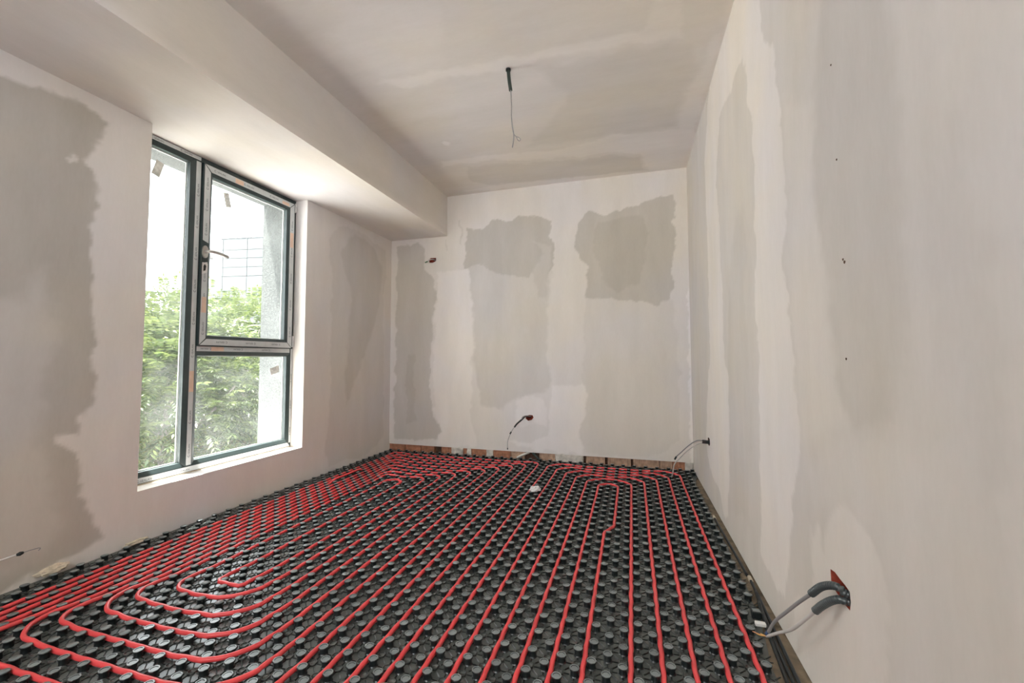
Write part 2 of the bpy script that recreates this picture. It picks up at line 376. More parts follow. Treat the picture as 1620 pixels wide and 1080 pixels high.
# ------------------------------------------------------------------ plaster tone maps: (tone, edge softness, outline in wall metres)
POLY = {'left': [(-0.14,0.012,[(0.835,1.143),(1.033,1.193),(1.151,1.233),(1.267,1.233),(1.401,1.21),(1.392,1.114),(1.376,0.978),(1.347,0.942),(1.368,0.863),(1.382,0.71),(1.364,0.517),(1.388,0.367),(1.394,0.15),(1.407,-0.065),(1.404,-0.163),(1.371,-0.274),(1.369,-0.358),(1.281,-0.354),(1.278,-0.391),(1.349,-0.454),(1.369,-0.541),(1.38,-0.633),(1.426,-0.737),(1.47,-0.874),(1.396,-0.903),(1.349,-0.912),(1.239,-0.933),(1.123,-0.947),(0.926,-0.969)]),(0.3,0.05,[(0.969,0.221),(1.149,0.271),(1.205,0.422),(1.258,0.199),(1.216,-0.365),(1.318,-0.729),(1.238,-0.891),(1.017,-0.913)]),(0.75,0.006,[(1.251,0.924),(1.278,0.951),(1.312,0.958),(1.322,0.931),(1.271,0.905)]),(0.68,0.012,[(3.073,1.064),(3.123,1.14),(3.301,1.222),(3.477,1.25),(3.654,1.211),(3.816,1.209),(3.949,1.179),(3.967,0.939),(3.937,0.749),(3.95,0.325),(3.938,-0.211),(3.958,-0.544),(3.953,-0.807),(3.645,-0.938),(3.117,-0.917),(3.068,-0.767),(3.081,-0.593),(3.102,-0.412),(3.121,-0.234),(3.112,0.379),(3.144,0.72),(3.089,0.877)]),(0.36,0.02,[(3.231,0.968),(3.409,1.205),(3.721,1.151),(3.886,0.99),(3.871,0.652),(3.742,0.311),(3.359,-0.417),(3.317,-0.182),(3.388,0.584)]),(0.7,0.012,[(3.174,0.839),(3.234,0.881),(3.287,0.57),(3.328,0.049),(3.266,-0.294),(3.216,0.275)])],'back': [(0.22,0.008,[(-2.431,1.23),(-2.301,1.245),(-2.146,1.24),(-2.097,1.191),(-2.117,1.066),(-2.088,0.937),(-2.005,0.856),(-1.977,0.679),(-2.011,0.322),(-2.037,-0.078),(-2.052,-0.314),(-2.027,-0.429),(-1.985,-0.559),(-1.895,-0.718),(-1.919,-0.823),(-2.111,-0.853),(-2.45,-0.851),(-2.462,-0.501),(-2.457,-0.291),(-2.452,0.47),(-2.443,0.956),(-2.437,1.137)]),(0.0,0.006,[(-2.316,0.057),(-2.225,0.056),(-2.216,-0.317),(-2.214,-0.553),(-2.173,-0.656),(-2.297,-0.669)]),(0.5,0.02,[(-1.626,0.972),(-1.584,0.732),(-1.562,0.573),(-1.547,0.118),(-1.526,-0.204),(-1.464,-0.47),(-1.27,-0.502),(-1.075,-0.372),(-0.822,-0.341),(-0.78,-0.261),(-0.753,-0.164),(-0.794,0.08),(-0.764,0.356),(-0.779,0.542),(-0.714,0.88)]),(0.05,0.006,[(-1.621,1.364),(-1.46,1.356),(-1.35,1.425),(-1.262,1.439),(-1.212,1.401),(-1.125,1.409),(-1.056,1.454),(-0.839,1.413),(-0.742,1.346),(-0.726,1.19),(-0.694,1.072),(-0.714,0.88),(-0.777,0.76),(-0.929,0.862),(-0.954,0.801),(-1.202,0.828),(-1.494,0.963),(-1.648,0.94),(-1.63,1.145)]),(0.3,0.012,[(-0.94,1.18),(-0.737,1.101),(-0.726,0.912),(-0.803,0.605),(-0.879,0.609),(-0.909,0.861),(-0.813,1.044)]),(0.72,0.01,[(-0.419,0.588),(0.359,0.611),(0.372,0.213),(0.394,0.005),(0.407,-0.28),(0.389,-0.489),(0.393,-0.709),(0.287,-0.811),(0.01,-0.879),(-0.297,-0.887),(-0.441,-0.856),(-0.482,-0.729),(-0.455,-0.52),(-0.406,-0.349),(-0.434,-0.255),(-0.457,-0.161),(-0.431,0.108)]),(0.1,0.007,[(-0.463,1.313),(-0.362,1.429),(-0.224,1.369),(-0.06,1.388),(0.058,1.408),(0.145,1.432),(0.274,1.476),(0.398,1.491),(0.418,1.408),(0.394,1.288),(0.359,1.225),(0.392,1.169),(0.383,1.02),(0.362,0.768),(0.358,0.56),(0.229,0.502),(0.011,0.54),(-0.158,0.577),(-0.416,0.558),(-0.382,0.734),(-0.398,0.909),(-0.475,0.977),(-0.498,1.091)]),(-0.12,0.012,[(-0.276,0.822),(-0.325,1.068),(-0.275,1.307),(0.079,1.332),(0.159,1.147),(0.127,0.856),(0.075,0.709),(-0.128,0.629),(-0.248,0.713)]),(1.22,0.01,[(-1.957,0.926),(-1.612,0.938),(-1.576,0.639),(-1.561,0.053),(-1.574,-0.205),(-1.58,-0.461),(-1.538,-0.777),(-1.491,-0.869),(-1.958,-0.896),(-1.895,-0.731),(-1.975,-0.539),(-2.007,-0.21),(-1.97,0.657)]),(1.25,0.01,[(-0.753,-0.261),(-0.434,-0.255),(-0.406,-0.349),(-0.461,-0.546),(-0.489,-0.729),(-0.425,-0.831),(-0.465,-0.892),(-0.994,-0.865),(-1.218,-0.796),(-0.924,-0.806),(-0.757,-0.731),(-0.754,-0.34)]),(1.2,0.01,[(-1.096,-0.403),(-0.991,-0.362),(-0.822,-0.396),(-0.767,-0.503),(-0.782,-0.624),(-0.923,-0.63),(-1.05,-0.664),(-1.088,-0.543)]),(0.5,0.008,[(-1.699,1.459),(-1.678,1.457),(-1.677,1.209),(-1.698,1.21)]),(0.55,0.006,[(-1.857,1.257),(-1.842,1.256),(-1.842,1.134),(-1.856,1.135)])],'right': [(0.4,0.03,[(2.444,0.552),(2.244,0.718),(2.108,0.671),(2.187,0.197),(2.131,0.022),(2.123,-0.366),(2.218,-0.725),(2.623,-0.833),(2.606,-0.455),(2.577,-0.11)]),(0.75,0.04,[(1.59,0.879),(1.381,0.751),(1.394,0.481),(1.332,0.25),(1.297,0.012),(1.244,-0.142),(1.395,-0.214),(1.535,-0.257),(1.558,-0.064),(1.617,0.31)]),(0.3,0.03,[(1.26,1.034),(1.35,0.714),(1.385,0.569),(1.342,0.356),(1.298,0.209),(1.295,0.045),(1.306,-0.085),(1.244,-0.15),(1.132,-0.168),(1.036,-0.127),(1.009,0.082),(0.999,0.328),(0.999,0.582),(1.025,0.815)]),(0.68,0.05,[(1.539,-0.296),(1.216,-0.183),(1.018,-0.149),(0.899,-0.16),(0.884,-0.336),(0.93,-0.564),(1.128,-0.708),(1.15,-0.377),(1.457,-0.422)]),(0.72,0.03,[(0.859,0.682),(0.864,0.533),(0.858,0.463),(0.835,0.386),(0.834,0.314),(0.831,0.263),(0.822,0.22),(0.772,0.176),(0.774,0.077),(0.772,0.006),(0.787,-0.101),(0.784,-0.205),(0.792,-0.38),(0.796,-0.509),(0.663,-0.404),(0.604,0.45)]),(1.08,0.008,[(2.007,1.792),(2.058,1.369),(2.03,1.149),(1.969,0.974),(1.971,0.705),(1.972,0.438),(2.005,0.232),(1.983,0.02),(2.005,-0.344),(2.043,-0.766),(2.03,-0.812),(1.766,-0.839),(1.709,-0.715),(1.677,-0.577),(1.63,-0.458),(1.586,-0.346),(1.534,-0.237),(1.545,-0.142),(1.576,-0.025),(1.592,0.098),(1.618,0.183),(1.656,0.362),(1.605,0.435),(1.61,0.5),(1.611,0.673),(1.615,0.752),(1.644,0.912),(1.669,1.066),(1.801,1.259),(1.819,1.402),(1.798,1.589)]),(1.05,0.008,[(1.978,1.764),(2.258,1.771),(2.651,1.794),(2.95,1.669),(3.128,1.33),(3.123,1.02),(3.119,0.715),(3.121,0.372),(3.123,0.033),(3.303,-0.321),(3.372,-0.597),(3.239,-0.744),(2.917,-0.799),(2.801,-0.911),(2.676,-0.868),(2.633,-0.666),(2.581,-0.383),(2.577,-0.11),(2.682,0.1),(2.656,0.422),(2.692,0.686),(2.762,1.011),(2.634,1.369),(2.269,1.359),(2.058,1.369),(1.806,1.597)]),(0.95,0.012,[(1.28,-0.365),(1.204,-0.376),(1.128,-0.422),(1.098,-0.486),(1.106,-0.717),(1.676,-1.145),(1.712,-0.926),(1.498,-0.618),(1.487,-0.505),(1.439,-0.469),(1.416,-0.529),(1.354,-0.414)])],'ceil': [(1.15,0.02,[(-1.516,2.219),(-1.053,2.243),(-0.64,2.251),(-0.441,2.265),(-0.202,2.274),(0.088,2.284),(0.256,2.278),(0.276,2.388),(0.128,2.376),(-0.182,2.355),(-0.498,2.327),(-0.593,2.359),(-0.809,2.333),(-1.091,2.325),(-1.356,2.327)]),(1.08,0.02,[(0.115,1.881),(0.229,1.915),(0.265,2.281),(0.086,2.283),(0.121,2.202)]),(1.15,0.015,[(-1.552,3.317),(-1.143,3.346),(-0.579,3.405),(-0.111,3.321),(0.374,3.366),(0.489,3.374),(0.497,3.537),(0.554,4.232),(0.261,4.141),(0.178,4.005),(0.096,3.693),(-0.183,3.573),(-0.396,3.612),(-0.439,3.563),(-0.822,3.529),(-1.106,3.424),(-1.599,3.417)]),(1.15,0.012,[(-1.67,4.001),(-1.291,3.934),(-0.726,3.968),(-0.31,3.979),(0.141,4.048),(0.495,4.09),(0.517,4.192)]),(1.08,0.02,[(0.435,2.451),(0.445,2.617),(0.383,2.742),(0.371,3.095),(0.374,3.366),(0.489,3.374),(0.488,2.658),(0.483,2.198),(0.489,1.995),(0.371,1.959),(0.58,2.341)]),(0.62,0.03,[(-0.512,2.407),(0.029,2.41),(0.327,2.452),(0.39,2.684),(0.345,2.925),(0.344,3.32),(-0.157,3.297),(-0.553,3.316),(-0.806,3.281),(-0.554,3.044),(-0.366,2.706)]),(0.58,0.015,[(-1.126,3.486),(-0.833,3.576),(-0.467,3.614),(-0.392,3.674),(-0.176,3.632),(0.081,3.735),(0.162,4.014),(-0.196,4.0),(-0.784,3.95),(-1.346,3.901),(-1.457,3.758),(-1.387,3.496)]),(1.3,0.004,[(-1.42,2.997),(-1.364,2.994),(-1.347,3.04),(-1.396,3.077),(-1.436,3.055)]),(1.0,0.05,[(-1.25,1.666),(-0.875,1.859),(-1.029,2.191),(-1.445,2.179),(-1.53,1.832)])]}

POLY['back'].append((1.45, .006, [(.476, -.95), (.51, -.95), (.51, .62), (.484, .62)]))
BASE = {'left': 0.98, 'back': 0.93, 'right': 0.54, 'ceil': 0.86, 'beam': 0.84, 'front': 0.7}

def vnoise(u, v, seed):
    """cheap smooth value noise on numpy arrays"""
    def h(i, j):
        t = np.sin(i * 127.1 + j * 311.7 + seed * 74.7) * 43758.5453
        return t - np.floor(t)
    iu, iv = np.floor(u), np.floor(v)
    fu, fv = u - iu, v - iv
    fu, fv = fu * fu * (3 - 2 * fu), fv * fv * (3 - 2 * fv)
    return ((h(iu, iv) * (1 - fu) + h(iu + 1, iv) * fu) * (1 - fv) + (h(iu, iv + 1) * (1 - fu) + h(iu + 1, iv + 1) * fu) * fv) * 2 - 1

def tone_of(side, u, v):
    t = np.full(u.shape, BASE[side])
    du = sum(a * vnoise(u / s, v / s, k) for a, s, k in ((.022, .11, 1), (.012, .04, 2), (.006, .017, 3)))
    dv = sum(a * vnoise(u / s, v / s, k) for a, s, k in ((.022, .11, 4), (.012, .04, 5), (.006, .017, 6)))
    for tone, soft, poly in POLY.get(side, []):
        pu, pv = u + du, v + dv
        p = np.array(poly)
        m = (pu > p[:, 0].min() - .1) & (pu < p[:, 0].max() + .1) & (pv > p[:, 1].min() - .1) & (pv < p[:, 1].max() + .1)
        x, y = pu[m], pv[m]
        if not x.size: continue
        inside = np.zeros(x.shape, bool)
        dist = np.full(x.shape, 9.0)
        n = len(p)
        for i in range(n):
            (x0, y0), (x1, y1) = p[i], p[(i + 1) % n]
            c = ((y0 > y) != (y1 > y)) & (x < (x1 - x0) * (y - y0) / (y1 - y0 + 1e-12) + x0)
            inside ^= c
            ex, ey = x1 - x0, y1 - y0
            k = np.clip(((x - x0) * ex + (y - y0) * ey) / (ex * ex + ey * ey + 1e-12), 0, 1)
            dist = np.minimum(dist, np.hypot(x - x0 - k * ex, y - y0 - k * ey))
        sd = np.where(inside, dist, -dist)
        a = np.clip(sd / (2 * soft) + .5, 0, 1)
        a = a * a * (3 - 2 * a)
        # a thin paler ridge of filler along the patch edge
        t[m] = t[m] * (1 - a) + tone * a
    return t

def wall_sheet(name, side, axis, pos, ur, vr, back, mat, step=0.012, holes=(), cut=None):
    """A slab whose room face (plane axis=pos) is a fine grid carrying the tone map; 'back' is the far face.
    holes: outlines (u, v) of broken-out cavities; cut: rectangle (u0,u1,v0,v1) left open."""
    def line(a, b, extra):
        n = max(1, int(round((b - a) / step)))
        g = set(np.round(np.linspace(a, b, n + 1), 5)) | {round(e, 5) for e in extra if a < e < b}
        g = sorted(g)
        keep = [g[0]]
        fixed = {round(e, 5) for e in extra} | {g[-1]}
        for q in g[1:]:
            if q - keep[-1] < step * .4:
                if q in fixed and keep[-1] not in fixed and len(keep) > 1: keep[-1] = q
                elif q in fixed: keep.append(q)
                continue
            keep.append(q)
        return np.array(keep)
    ex_u = [cut[0], cut[1]] if cut else []
    ex_v = [cut[2], cut[3]] if cut else []
    U, V = line(*ur, ex_u), line(*vr, ex_v)
    nu, nv = len(U), len(V)
    uu, vv = np.meshgrid(U, V, indexing='ij')
    uu, vv = uu.ravel(), vv.ravel()
    ok = np.ones((nu - 1, nv - 1), bool)
    cu, cv = (U[:-1] + U[1:]) / 2, (V[:-1] + V[1:]) / 2
    rects = []
    for h in holes:
        q = np.array(h)
        i0 = np.searchsorted(U, q[:, 0].min() - .004) - 1; i1 = np.searchsorted(U, q[:, 0].max() + .004)
        j0 = np.searchsorted(V, q[:, 1].min() - .004) - 1; j1 = np.searchsorted(V, q[:, 1].max() + .004)
        ok[i0:i1, j0:j1] = False
        rects.append((i0, i1, j0, j1, h))
    if cut:
        ok[np.ix_((cu > cut[0]) & (cu < cut[1]), (cv > cut[2]) & (cv < cut[3]))] = False
    verts = [(a, b) for a, b in zip(uu, vv)]
    I, J = np.nonzero(ok)
    faces = [(i * nv + j, (i + 1) * nv + j, (i + 1) * nv + j + 1, i * nv + j + 1) for i, j in zip(I, J)]
    extra3 = []
    for (i0, i1, j0, j1, h) in rects:
        ring = [i * nv + j0 for i in range(i0, i1)] + [i1 * nv + j for j in range(j0, j1)] + \
               [i * nv + j1 for i in range(i1, i0, -1)] + [i0 * nv + j for j in range(j1, j0, -1)]
        bm = bmesh.new()
        rv = [bm.verts.new((verts[k][0], verts[k][1], 0)) for k in ring]
        hv = [bm.verts.new((q[0], q[1], 0)) for q in h]
        for L_ in (rv, hv):
            for k in range(len(L_)): bm.edges.new((L_[k], L_[(k + 1) % len(L_)]))
        bmesh.ops.triangle_fill(bm, use_beauty=True, edges=bm.edges[:])
        base = len(verts)
        verts += [tuple(q) for q in h]
        idx = {v: k for v, k in zip(rv, ring)}
        idx.update({v: base + k for k, v in enumerate(hv)})
        hp = [Vector((q[0], q[1])) for q in h]
        for f in bm.faces:
            if all(v in hv for v in f.verts): continue
            faces.append(tuple(idx[v] for v in f.verts))
        bm.free()
    vu = np.array([q[0] for q in verts]); vvv = np.array([q[1] for q in verts])
    tone = tone_of(side, vu, vvv)
    co = np.zeros((len(verts), 3))
    oth = [k for k in range(3) if k != axis]
    co[:, oth[0]], co[:, oth[1]], co[:, axis] = vu, vvv, pos
    co = co.tolist()
    n0 = len(co)
    def quad(ps, flip=False):
        m = len(co)
        co.extend([list(q) for q in ps]); faces.append((m, m + 1, m + 2, m + 3))
    def pt(a, u, v):
        q = [0, 0, 0]; q[oth[0]], q[oth[1]], q[axis] = u, v, a; return q
    u0, u1, v0, v1 = ur[0], ur[1], vr[0], vr[1]
    if cut:
        c0, c1, d0, d1 = cut
        blocks = [(u0, c0, v0, v1), (c1, u1, v0, v1), (c0, c1, v0, d0), (c0, c1, d1, v1)]
    else:
        blocks = [(u0, u1, v0, v1)]
    for (a, b, c, d) in blocks:
        if b - a > 1e-5 and d - c > 1e-5:
            quad([pt(back, a, c), pt(back, b, c), pt(back, b, d), pt(back, a, d)])
    for e in ([pt(pos, u0, v0), pt(pos, u1, v0), pt(back, u1, v0), pt(back, u0, v0)], *([[pt(pos, a, v1), pt(pos, b, v1), pt(back, b, v1), pt(back, a, v1)] for a, b in (((u0, cut[0]), (cut[1], u1)) if cut and cut[3] > v1 - 1e-5 else ((u0, u1),))]),
              [pt(pos, u0, v0), pt(pos, u0, v1), pt(back, u0, v1), pt(back, u0, v0)], [pt(pos, u1, v0), pt(pos, u1, v1), pt(back, u1, v1), pt(back, u1, v0)]):
        quad(e)
    if cut:
        c0, c1, d0, d1 = cut
        quad([pt(pos, c0, d0), pt(pos, c1, d0), pt(back, c1, d0), pt(back, c0, d0)])
        if d1 < v1 - 1e-5: quad([pt(pos, c0, d1), pt(pos, c1, d1), pt(back, c1, d1), pt(back, c0, d1)])
        quad([pt(pos, c0, d0), pt(pos, c0, d1), pt(back, c0, d1), pt(back, c0, d0)])
        quad([pt(pos, c1, d0), pt(pos, c1, d1), pt(back, c1, d1), pt(back, c1, d0)])
    me = bpy.data.meshes.new(name)
    me.from_pydata(co, [], faces)
    at = me.attributes.new('tone', 'FLOAT', 'POINT')
    at.data.foreach_set('value', np.concatenate([tone, np.full(len(co) - n0, 1.0)]).astype(np.float32))
    me.materials.append(mat)
    me.update()
    o = link(bpy.data.objects.new(name, me))
    return tag(o, kind='structure')

# ------------------------------------------------------------------ room shell
HOLE_R = [(1.372, -.556), (1.352, -.560), (1.325, -.575), (1.300, -.588), (1.278, -.596), (1.262, -.606), (1.262, -.640), (1.290, -.648), (1.330, -.636), (1.372, -.612)]
HOLE_R = [(1.372, -.560), (1.345, -.556), (1.318, -.560), (1.290, -.562), (1.268, -.566), (1.264, -.590), (1.270, -.612), (1.300, -.612), (1.335, -.606), (1.370, -.598)]
HOLE_FAR = [(3.285, -.545), (3.245, -.54), (3.212, -.546), (3.206, -.575), (3.225, -.592), (3.27, -.595), (3.292, -.58)]
HOLE_B = [(-.995, -.552), (-.965, -.54), (-.932, -.543), (-.922, -.565), (-.94, -.588), (-.975, -.598), (-1.0, -.58)]
HOLE_RED = [(-2.055, 1.066), (-2.035, 1.08), (-1.975, 1.078), (-1.972, 1.045), (-2.01, 1.028), (-2.05, 1.03)]

wl = wall_sheet('wall_left', 'left', 0, XL, (YF, YB + .2), (ZFL - .12, ZB), XOUT, M['wall'], cut=(WY0, WY1, WZ0, ZB))
tag(wl, 'plastered window wall with big bare grey patch and white window reveal', 'wall')
wb = wall_sheet('wall_back', 'back', 1, YB, (XOUT, XR + .12), (ZP, ZC), YB + .22, M['wall'], holes=[HOLE_B, HOLE_RED])
tag(wb, 'far end wall with three grey unfilled patches between pale filler bands', 'wall')
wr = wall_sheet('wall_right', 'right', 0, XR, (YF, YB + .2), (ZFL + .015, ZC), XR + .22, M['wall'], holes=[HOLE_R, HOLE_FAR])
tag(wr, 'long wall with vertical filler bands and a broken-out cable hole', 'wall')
ce = wall_sheet('ceiling', 'ceil', 2, ZC, (XOUT, XR + .2), (YF - .2, YB + .2), ZC + .2, M['ceiling'])
tag(ce, 'plasterboard ceiling with pale filler stripes along the joints', 'ceiling')
wf = wall_sheet('wall_front', 'front', 1, YF, (XOUT, XR + .2), (ZFL - .12, ZC), YF - .22, M['wall'], step=.1, cut=(-2.30, .25, .45, 1.66))  # high opening in the unseen rear wall, added to let in fill light
tag(wf, 'plain filled wall with a wide high opening behind the viewer', 'wall')
fl = MB().box(XOUT, XR + .2, YF - .2, YB + .2, ZFL - .12, ZFL).build('floor', M['concrete'])
tag(fl, 'dusty brown concrete floor showing in the gap along the long wall', 'floor', kind='structure')

def beam():
    """dropped beam over the window: soffit and room face carry their own grid"""
    me_v, me_f, tones = [], [], []
    ys = np.linspace(YF, YB, 120)
    prof = [(XOUT, ZB)] + [(x, ZB) for x in np.linspace(XL, XBM, 14)] + [(XBM, z) for z in np.linspace(ZB, ZC, 9)[1:]] + [(XOUT, ZC)]
    n = len(prof)
    for y in ys:
        for x, z in prof:
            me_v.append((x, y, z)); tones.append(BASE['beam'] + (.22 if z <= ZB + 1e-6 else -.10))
    for i in range(len(ys) - 1):
        for k in range(n):
            k2 = (k + 1) % n
            me_f.append((i * n + k, i * n + k2, (i + 1) * n + k2, (i + 1) * n + k))
    me_f += [tuple(range(n)), tuple(range((len(ys) - 1) * n, len(ys) * n))[::-1]]
    me = bpy.data.meshes.new('ceiling_beam')
    me.from_pydata(me_v, [], me_f)
    bm = bmesh.new(); bm.from_mesh(me); bmesh.ops.recalc_face_normals(bm, faces=bm.faces[:]); bm.to_mesh(me); bm.free()
    at = me.attributes.new('tone', 'FLOAT', 'POINT'); at.data.foreach_set('value', np.array(tones, np.float32))
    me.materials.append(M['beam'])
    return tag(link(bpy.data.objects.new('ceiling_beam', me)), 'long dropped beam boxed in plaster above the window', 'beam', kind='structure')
beam()

# cavities behind the broken-out holes
def cavity(name, axis, pos, depth, outline, mat, wall, label=None):
    b = MB()
    n = len(outline)
    def mk(p, t):
        l = [p[0], p[1]]; l.insert(axis, t); return tuple(l)
    c = Vector((sum(p[0] for p in outline) / n, sum(p[1] for p in outline) / n))
    inner = [(c.x + (p[0] - c.x) * .8, c.y + (p[1] - c.y) * .8) for p in outline]
    vs = [mk(p, pos) for p in outline] + [mk(p, pos + depth) for p in inner]
    b.add(vs, [(i, (i + 1) % n, n + (i + 1) % n, n + i) for i in range(n)] + [tuple(range(n, 2 * n))])
    o = b.build(name, mat)
    o.parent = wall
    if label: o['label'] = label
    return o
cavity('cable_hole', 0, XR, .07, HOLE_R, M['terracotta'], wr, 'ragged red brick hole with two black conduits')
cavity('cable_hole', 0, XR, .06, HOLE_FAR, M['cavity'], wr, 'small dark hole near the far corner')
cavity('cable_hole', 1, YB, .06, HOLE_B, M['terracotta'], wb, 'small red hole low on the wall with a wire')
cavity('cable_hole', 1, YB, .06, HOLE_RED, M['terracotta'], wb, 'red hole high on the wall beside the beam')
for (y, z, r) in ((1.229, .243, .003), (1.222, .235, .004), (1.234, 0.0, .003), (1.249, .749, .0025), (1.24, .498, .0025)):
    s = MB().prism([(y + r * math.cos(a) * (1 + .3 * math.sin(3 * a)), z + r * math.sin(a)) for a in np.linspace(0, 2 * math.pi, 9)[:-1]], 0, XR - .0012, XR + .004).build('wall_chip', M['cavity'])
    s.parent = wr

# exposed course of hollow bricks under the plaster of the back wall
bx = [(-2.53, -2.33, 'brick'), (-2.322, -2.142, 'brick'), (-2.135, -1.985, 'brick'), (-1.903, -1.788, 'brick'), (-1.658, -1.618, 'brick'), (-1.572, -1.408, 'brick'),
      (-1.338, -1.160, 'brick'), (-1.152, -1.016, 'brick_pale'), (-.87, -.718, 'brick_pale'), (-.424, -.253, 'brick_pale'), (-.228, -.024, 'brick_pale'), (-.004, .218, 'brick_pale'), (.224, .325, 'brick_pale'), (.331, .43, 'brick')]
BD = YB + .012
for a, b, mt in bx:
    q = MB()
    # vertical flutes on the face
    nfl = max(3, int((b - a) / .016))
    xs = np.linspace(a, b, 2 * nfl + 1)
    poly = [(x, BD + (.003 if k % 2 else 0)) for k, x in enumerate(xs)] + [(b, BD + .1), (a, BD + .1)]
    q.prism(poly, 2, ZFL + .001, ZP + .006)
    o = q.build('brick', M[mt], wb)
    o.parent = wb; o.matrix_parent_inverse = Matrix.Identity(4)
for a, b in ((-1.787, -1.66), (-1.617, -1.573), (-1.405, -1.34), (-.715, -.45), (.432, .495)):
    bm = bmesh.new()
    bmesh.ops.create_cube(bm, size=1)
    bmesh.ops.subdivide_edges(bm, edges=bm.edges[:], cuts=4, use_grid_fill=True)
    for v in bm.verts:
        v.co = (a + (v.co.x + .5) * (b - a), YB + .002 + (v.co.y + .5) * .09, ZFL + .002 + (v.co.z + .5) * (ZP - ZFL + .004))
        d = mnoise.noise_vector(v.co * 45) * .009
        if v.co.y < YB + .03: v.co += Vector((d.x, d.y * 1.0, d.z * .7))
        v.co.z = max(v.co.z, ZFL + .001)
    o = MB().bm(bm, True).build('mortar_lump', M['mortar'], None)
    o.parent = wb; o['label'] = 'pale crumbly mortar between bricks'
o = MB().box(XL - .1, XR + .1, YB + .05, YB + .2, ZFL + .001, ZP + .01).build('brick_backing', M['cavity'])
o.parent = wb

# ------------------------------------------------------------------ window
XF, XS = -2.626, -2.610              # room faces of fixed frame and of the opening sash
win = empty('window_1', (XF, (WY0 + WY1) / 2, WZ0))
tag(win, 'dark grey three-light window with printed film still on its profiles', 'window', kind='structure')

def ring(mb, o, i, xo, xi, xb):
    """sloped picture-frame ring between outer rect o and inner rect i (y0,y1,z0,z1)"""
    def rect(r, x): return [(x, r[0], r[2]), (x, r[1], r[2]), (x, r[1], r[3]), (x, r[0], r[3])]
    vs = rect(o, xo) + rect(i, xi) + rect(i, xb) + rect(o, xb)
    fs = []
    for a in range(4):
        b = (a + 1) % 4
        for lv in range(4):
            l2 = (lv + 1) % 4
            fs.append((lv * 4 + a, lv * 4 + b, l2 * 4 + b, l2 * 4 + a))
    mb.add(vs, fs)
    return mb

FY0, FY1, FZ0, FZ1 = WY0 + .001, WY1 - .001, WZ0 + .001, ZB - .001
XB_ = -2.698
for nm, a in (('frame_jamb', (FY0, 1.660, FZ0, FZ1)), ('frame_jamb', (2.773, FY1, FZ0, FZ1)),
              ('frame_head', (1.660, 2.773, 1.270, FZ1)), ('frame_sill', (1.660, 2.773, FZ0, -.652)),
              ('mullion', (1.956, 1.997, -.652, 1.270)), ('transom', (1.997, 2.773, .050, .088))):
    MB().box(XB_, XF, a[0], a[1], a[2], a[3], .0025).build(nm, M['frame'], win)
L1, L2 = (1.660, 1.956, -.652, 1.270), (1.997, 2.773, -.652, .050)
SO, SI = (2.001, 2.771, .0885, 1.267), (2.047, 2.722, .135, 1.220)
def inset(r, d): return (r[0] + d, r[1] - d, r[2] + d, r[3] - d)
for r in (L1, L2):
    ring(MB(), r, inset(r, .023), XF - .001, XF - .014, XF - .036).build('glazing_bead', M['frame'], win)
    g = inset(r, .02)
    MB().box(-2.668, -2.662, *g).build('glass_pane', M['glass'], win)
    ring(MB(), inset(r, .019), inset(r, .029), -2.6695, -2.6695, -2.676).build('glass_spacer', M['white_plastic'], win)
sash = ring(MB(), SO, SI, XS, XS, -2.676).build('opening_sash', M['frame'], win)
ring(MB(), SI, inset(SI, .02), XS - .001, XS - .013, XS - .036).build('glazing_bead', M['frame'], sash)
g = inset(SI, .017)
MB().box(-2.652, -2.646, *g).build('glass_pane', M['glass'], sash)
ring(MB(), inset(SI, .016), inset(SI, .026), -2.6535, -2.6535, -2.660).build('glass_spacer', M['white_plastic'], sash)

def film(parent, poly, x, name='protective_film'):
    return MB().prism(poly, 0, x - .0002, x + .0007).build(name, M['film'], parent)
films = [  # fixed frame
    (win, [(1.9615, -.648), (1.992, -.648), (1.992, 1.264), (1.9615, 1.264)], XF),
    (win, [(2.003, .054), (2.766, .054), (2.766, .0855), (2.003, .0855)], XF),
    (win, [(2.778, -.66), (2.796, -.66), (2.796, .085), (2.778, .085)], XF),
    (win, [(1.63, -.688), (2.79, -.688), (2.765, -.658), (1.655, -.658)], XF),
    (win, [(1.632, 1.297), (1.99, 1.297), (1.99, 1.274), (1.664, 1.274)], XF),
    # sash, mitred at the corners
    (sash, [(2.006, .096), (2.0455, .1365), (2.0455, .618), (2.009, .622)], XS),
    (sash, [(2.006, .765), (2.0455, .752), (2.0455, 1.2185), (2.006, 1.259)], XS),
    (sash, [(2.767, .096), (2.7235, .1365), (2.7235, 1.2185), (2.767, 1.259)], XS),
    (sash, [(2.0095, .093), (2.7635, .093), (2.720, .1335), (2.053, .1335)], XS),
    (sash, [(2.0095, 1.2625), (2.7635, 1.2625), (2.720, 1.222), (2.053, 1.222)], XS)]
for p, poly, x in films: film(p, poly, x)

